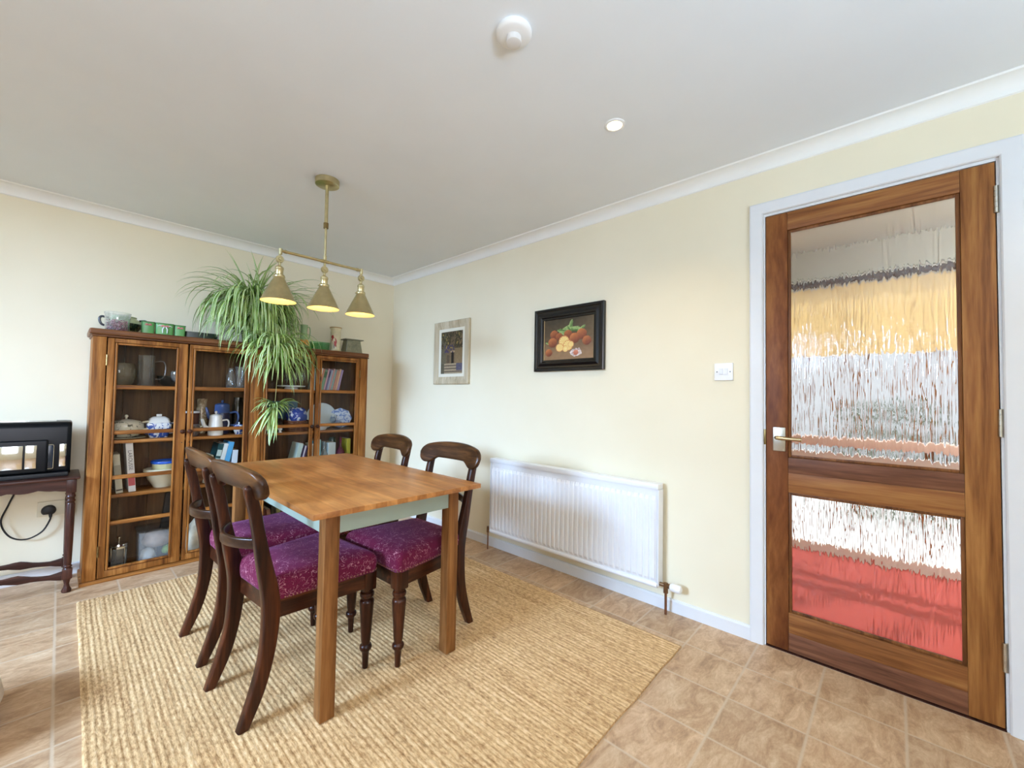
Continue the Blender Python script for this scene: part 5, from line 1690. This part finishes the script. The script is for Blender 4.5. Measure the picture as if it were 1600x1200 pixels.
# ------------------------------------------------------------------ spider plant
def leaf(bm, uvl, base, az, elev, length, width, droop, rnd, twist=0.0):
    n = 11
    p = Vector(base)
    pts = []
    e = elev
    step = length / n
    for i in range(n + 1):
        pts.append((p.copy(), e))
        d = Vector((math.cos(az) * math.cos(e), math.sin(az) * math.cos(e), math.sin(e)))
        p = p + d * step
        if p.y > -0.014: p.y = -0.014
        if p.z < 1.482 and p.y > -0.335: p.z = 1.482
        if p.z < 1.50 and p.y > -0.345: p.y = min(p.y, -0.345) if p.y < -0.30 else p.y
        e -= droop * step * (0.4 + 1.3 * i / n) * max(0.15, math.cos(min(0, e)) if e < 0 else 1)
        e = max(e, -1.5)
        az += twist * step
    side0 = Vector((-math.sin(az), math.cos(az), 0))
    v_light = rnd.uniform(0.35, 1.0)
    rows = []
    for i, (q, e_) in enumerate(pts):
        t_ = i / n
        w = width * (0.55 + 0.9 * t_ if t_ < 0.35 else 1.0) * (1 - max(0, (t_ - 0.45) / 0.55) ** 1.8)
        w = max(w, 0.0006)
        upv = Vector((-math.cos(az) * math.sin(e_), -math.sin(az) * math.sin(e_), math.cos(e_)))
        sd = side0
        rows.append((bm.verts.new(q - sd * w / 2 + upv * w * 0.22), bm.verts.new(q), bm.verts.new(q + sd * w / 2 + upv * w * 0.22)))
    for i, (a, b) in enumerate(zip(rows, rows[1:])):
        for k in range(2):
            f = bm.faces.new((a[k], a[k + 1], b[k + 1], b[k]))
            for l, uv in zip(f.loops, ((k / 2, 0), ((k + 1) / 2, 0), ((k + 1) / 2, 0), (k / 2, 0))):
                l[uvl].uv = (uv[0], v_light)


def foliage(specs, seed):
    bm = B()
    uvl = bm.loops.layers.uv.new('UVMap')
    rnd = random.Random(seed)
    for base, count, jitter, az_rng, el_rng, len_rng, wid, droop_rng in specs:
        for i in range(count):
            b = Vector(base) + Vector((rnd.uniform(-1, 1) * jitter, rnd.uniform(-1, 1) * jitter * 0.8, rnd.uniform(-0.4, 0.8) * jitter))
            leaf(bm, uvl, b, rnd.uniform(*az_rng), rnd.uniform(*el_rng), rnd.uniform(*len_rng), wid * rnd.uniform(0.7, 1.15), rnd.uniform(*droop_rng), rnd, rnd.uniform(-1.5, 1.5))
    return bm


plant = thing('spider_plant', 'big variegated spider plant trailing down from the cabinet top', 'plant', (-1.275, -0.165, Z))
bm = B(); lathe(bm, shell([(0.055, 0.0), (0.060, 0.006), (0.078, 0.13), (0.084, 0.132), (0.084, 0.150), (0.078, 0.151)], 0.006), (0, 0, 0), 32, cap=False); obj('pot', bm, plain('dark_green_pot', (44, 58, 40), 0.4, 0, 0.08), plant)
bm = B(); lathe(bm, [(0.0, 0.118), (0.070, 0.118), (0.072, 0.126), (0.0, 0.130)], (0, 0, 0), 24); obj('soil', bm, plain('potting_soil', (46, 34, 26), 0.95, 0, 0.2, 60), plant)
crown = (-1.275, -0.190, 1.665)
bm = foliage([
    (crown, 210, 0.060, (-PI, 0.0), (0.6, 1.40), (0.36, 0.54), 0.0165, (7.5, 12.0)),
    (crown, 120, 0.060, (-PI * 0.97, -PI * 0.03), (0.1, 1.0), (0.26, 0.42), 0.0165, (6, 10)),
    (crown, 60, 0.060, (-PI * 0.9, -PI * 0.1), (-0.2, 0.5), (0.20, 0.34), 0.016, (6, 10)),
    (crown, 40, 0.045, (-PI * 1.1, 0.1), (0.9, 1.45), (0.42, 0.60), 0.0145, (3.6, 6.0)),
    (crown, 46, 0.060, (-PI * 1.0, -PI * 0.62), (0.5, 1.2), (0.46, 0.62), 0.016, (6.0, 9.0)),
    (crown, 30, 0.060, (-PI * 0.35, 0.0), (0.5, 1.2), (0.36, 0.46), 0.016, (6.5, 10.0)),
    (crown, 16, 0.040, (-PI, 0.0), (1.20, 1.52), (0.38, 0.52), 0.0165, (0.8, 2.6)),
    (crown, 9, 0.040, (-0.35, 0.05), (0.75, 1.1), (0.58, 0.74), 0.012, (2.2, 3.4)),
    (crown, 7, 0.040, (-PI - 0.1, -PI + 0.5), (0.8, 1.2), (0.46, 0.58), 0.012, (3.2, 4.8)),
    ((-1.30, -0.20, 1.60), 70, 0.06, (-PI, -PI * 0.5), (-0.3, 0.5), (0.26, 0.42), 0.016, (4.0, 7.0)),
    ((-1.25, -0.20, 1.60), 50, 0.06, (-PI * 0.5, 0.0), (-0.3, 0.4), (0.22, 0.34), 0.016, (4.0, 7.0)),
    (crown, 30, 0.040, (0.2, PI - 0.2), (0.8, 1.4), (0.25, 0.40), 0.014, (3, 6))], 5)
obj('foliage', bm, M_LEAF, plant, True, angle=80)
bm = B(); tube(bm, spline([(-1.26, -0.20, 1.63), (-1.23, -0.33, 1.66), (-1.20, -0.405, 1.56), (-1.19, -0.40, 1.45)], 6), 0.0024, 7); tube(bm, spline([(-1.25, -0.20, 1.63), (-1.21, -0.34, 1.65), (-1.17, -0.40, 1.45), (-1.165, -0.375, 1.20), (-1.17, -0.365, 1.02)], 6), 0.002, 7)
obj('runner', bm, plain('runner_stem', (168, 160, 96), 0.5), plant, True)
c2 = (-1.185, -0.405, 1.435)
bm = foliage([(c2, 85, 0.040, (-PI * 1.05, 0.05), (0.0, 1.0), (0.26, 0.44), 0.0155, (7, 12)), (c2, 50, 0.035, (-PI, 0.0), (-1.2, -0.2), (0.22, 0.38), 0.015, (2, 6)), (c2, 8, 0.03, (-PI * 1.0, -PI * 0.8), (0.3, 0.8), (0.34, 0.42), 0.0085, (5, 8))], 8)
obj('plantlet', bm, M_LEAF, plant, True, angle=80)
c3 = (-1.172, -0.375, 1.015)
bm = foliage([(c3, 44, 0.026, (-PI * 1.05, 0.05), (-0.2, 0.9), (0.10, 0.17), 0.014, (9, 16)), (c3, 16, 0.02, (-PI * 0.9, -PI * 0.6), (-1.3, -0.5), (0.18, 0.30), 0.020, (1, 4)), (c3, 8, 0.02, (-PI * 1.0, -PI * 0.75), (0.0, 0.6), (0.14, 0.20), 0.008, (6, 10))], 10)
obj('plantlet', bm, M_LEAF, plant, True, angle=80)

# ------------------------------------------------------------------ side table with appliance
st = thing('side_table', 'dark wood side table with turned legs beside the cabinet', 'table', (-2.55, -0.19, 0))
SX0, SX1, SF, SB, STZ = -2.96, -2.137, -0.358, -0.052, 0.635
bm = B(); box(bm, (SX0, SF, STZ - 0.016), (SX1, SB, STZ), 0.007, 3); obj('table_top', bm, M_DARK_X, st, True)
bm = B()
def apron_outline(a, b):
    pts = [(a, STZ - 0.016), (a, STZ - 0.062)]
    n = 48
    for k in range(n + 1):
        u = k / n
        x = a + (b - a) * u
        z = STZ - 0.062 - 0.010 * abs(math.sin(u * PI * 7)) - (0.018 * (1 - min(u, 1 - u) / 0.06) if min(u, 1 - u) < 0.06 else 0)
        pts.append((x, z))
    pts += [(b, STZ - 0.016)]
    return pts
extrude_profile(bm, apron_outline(SX0 + 0.05, SX1 - 0.05), 'Y', SF + 0.018, SF + 0.034)
obj('apron', bm, M_DARK_X, st, True, smooth=False)
for x0, x1 in ((SX0 + 0.018, SX0 + 0.032), (SX1 - 0.042, SX1 - 0.028)):
    bm = B(); box(bm, (x0, SF + 0.05, STZ - 0.066), (x1, SB - 0.045, STZ - 0.0165), 0.002); obj('apron', bm, M_DARK_X, st, True)
for lx in (SX0 + 0.035, SX1 - 0.033):
    for ly in (SF + 0.035, SB - 0.032):
        bm = B()
        box(bm, (lx - 0.020, ly - 0.020, 0.545), (lx + 0.020, ly + 0.020, STZ - 0.0165), 0.003)
        box(bm, (lx - 0.020, ly - 0.020, 0.075), (lx + 0.020, ly + 0.020, 0.128), 0.003)
        lathe(bm, [(0.017, 0.128), (0.014, 0.134), (0.019, 0.142), (0.014, 0.150), (0.0155, 0.158), (0.0175, 0.30), (0.0185, 0.480), (0.015, 0.490), (0.020, 0.500), (0.015, 0.510), (0.020, 0.524), (0.016, 0.535), (0.018, 0.546)], (lx, ly, 0), 20)
        lathe(bm, [(0.014, 0.0), (0.019, 0.004), (0.020, 0.014), (0.013, 0.030), (0.010, 0.045), (0.013, 0.060), (0.017, 0.076)], (lx, ly, 0), 20)
        obj('leg', bm, M_DARK_Z, st, True)
for ly, zc in ((SF + 0.035, 0.100), (SB - 0.032, 0.108)):
    bm = B()
    a, b = SX0 + 0.055, SX1 - 0.053
    rings = []
    for k in range(33):
        u = k / 32
        x = a + (b - a) * u
        zz = zc + 0.028 * math.sin(PI * u) * math.sin(PI * u) - 0.012 * math.cos(4 * PI * u) * 0.5
        hh = 0.012 + 0.010 * math.exp(-((min(u, 1 - u) - 0.22) / 0.05) ** 2) + 0.012 * math.exp(-((min(u, 1 - u)) / 0.04) ** 2)
        rings.append([(x, ly + p, zz + q) for p, q in rrect(0, 0, 0.016, 2 * hh, 0.004)])
    loft(bm, rings); obj('stretcher', bm, M_DARK_X, st, True)
for lx in (SX0 + 0.035, SX1 - 0.033):
    bm = B(); box(bm, (lx - 0.008, SF + 0.056, 0.088), (lx + 0.008, SB - 0.053, 0.112), 0.003); obj('stretcher', bm, M_DARK_X, st, True)

ap = thing('toaster', 'glossy black toaster with chrome side panels on the side table', 'toaster', (-2.36, -0.19, STZ))
bm = B()
AX0, AX1, AF, AB = -2.70, -2.178, -0.300, -0.080
prof = [(AF + 0.006, STZ + 0.008), (AF, STZ + 0.016), (AF, STZ + 0.215), (AF + 0.002, STZ + 0.262)]
rings = []
for x, k in ((AX0, 0.96), (AX0 + 0.006, 0.99), (AX0 + 0.02, 1.0), (AX1 - 0.02, 1.0), (AX1 - 0.006, 0.99), (AX1, 0.96)):
    cy_, cz_ = (AF + AB) / 2, STZ + 0.155
    rings.append([(x, cy_ + (p - cy_) * k, cz_ + (q - cz_) * k) for p, q in rrect(cy_, cz_, AB - AF, 0.292, 0.034, 5)])
loft(bm, rings); obj('housing', bm, M_BLACK, ap, True, angle=50)
bm = B(); box(bm, (AX0 + 0.012, AF - 0.004, STZ + 0.001), (AX1 - 0.006, AB - 0.01, STZ + 0.024), 0.006); obj('base', bm, M_CORD, ap, True)
bm = B(); box(bm, (AX0 + 0.05, AF - 0.012, STZ + 0.030), (AX1 - 0.085, AF + 0.01, STZ + 0.205), 0.014, 4); obj('lower_fascia', bm, M_BLACK, ap, True)
for x0, x1, yy in ((-2.432, -2.352, 0.0132), (-2.345, -2.304, 0.0132), (-2.222, -2.196, 0.0022)):
    bm = B(); box(bm, (x0, AF - yy, STZ + 0.055), (x1, AF - yy + 0.006, STZ + 0.178), 0.002); obj('chrome_panel', bm, M_CHROME, ap, True)
bm = B()
o_, i_ = rrect(-2.262, STZ + 0.112, 0.040, 0.132, 0.006), rrect(-2.262, STZ + 0.112, 0.036, 0.128, 0.005)
loft(bm, [[(p, y, q) for p, q in r] for r, y in ((o_, AF + 0.002), (o_, AF - 0.003), (i_, AF - 0.003), (i_, AF + 0.002))], cap=False); obj('control_surround', bm, M_CHROME, ap, True)
bm = B(); box(bm, (-2.279, AF - 0.0015, STZ + 0.050), (-2.245, AF + 0.004, STZ + 0.174), 0.004); obj('control_panel', bm, plain('deep_blue_plastic', (14, 34, 52), 0.25), ap, True)
bm = B()
for y0 in (-0.255, -0.175): box(bm, (AX0 + 0.08, y0, STZ + 0.300), (AX1 - 0.06, y0 + 0.035, STZ + 0.3025), 0.001)
obj('slot', bm, M_CHROME, ap, True)
pl_cord = spline([(-2.38, -0.078, 0.670), (-2.378, -0.050, 0.668), (-2.376, -0.036, 0.640), (-2.375, -0.028, 0.56), (-2.405, -0.026, 0.46), (-2.428, -0.028, 0.37), (-2.395, -0.03, 0.285), (-2.335, -0.032, 0.255), (-2.275, -0.034, 0.285), (-2.246, -0.034, 0.345), (-2.243, -0.034, 0.372)], 8)
bm = B(); tube(bm, pl_cord, 0.0042, 8); obj('cord', bm, M_CORD, ap, True)
bm = B()
loft(bm, [[(-2.252 + p, y, 0.402 + q) for p, q in [(0.030 * k * math.cos(a), max(-0.022, 0.030 * math.sin(a)) * k) for a in [2 * PI * i / 28 for i in range(28)]]] for y, k in ((-0.0125, 1.0), (-0.030, 1.0), (-0.038, 0.85), (-0.042, 0.5))])
tube(bm, [(-2.244, -0.030, 0.385), (-2.243, -0.033, 0.362)], [0.009, 0.006], 10)
obj('plug', bm, M_CORD, ap, True)
so = thing('wall_socket', 'cream double wall socket behind the side table', 'socket', (-2.222, -0.001, 0.41))
bm = B(); box(bm, (-2.297, -0.012, 0.367), (-2.151, -0.0005, 0.453), 0.004, 3); obj('plate', bm, plain('cream_plastic', (226, 218, 190), 0.4, 0, 0.01), so, True)
for x in (-2.262, -2.186):
    bm = B(); box(bm, (x - 0.007, -0.0145, 0.427), (x + 0.007, -0.010, 0.443), 0.002); obj('rocker', bm, MATS['cream_plastic'], so, True)

# white rounded footstool whose edge just enters the picture
fs = thing('pouffe', 'white rounded pouffe, only its edge showing at the picture margin', 'pouffe', (-2.562, -1.50, 0))
bm = B(); lathe(bm, [(0.0, 0.03), (0.19, 0.03), (0.222, 0.05), (0.240, 0.10), (0.230, 0.15), (0.19, 0.185), (0.12, 0.198), (0.0, 0.20)], (0, 0, 0), 48); obj('cushion', bm, plain('white_fabric', (236, 230, 222), 0.9, 0, 0.03, 60), fs)
bm = B(); lathe(bm, [(0.0, 0.0), (0.18, 0.0), (0.19, 0.004), (0.19, 0.032), (0.0, 0.032)], (0, 0, 0), 40); obj('base', bm, M_DARK_X, fs)
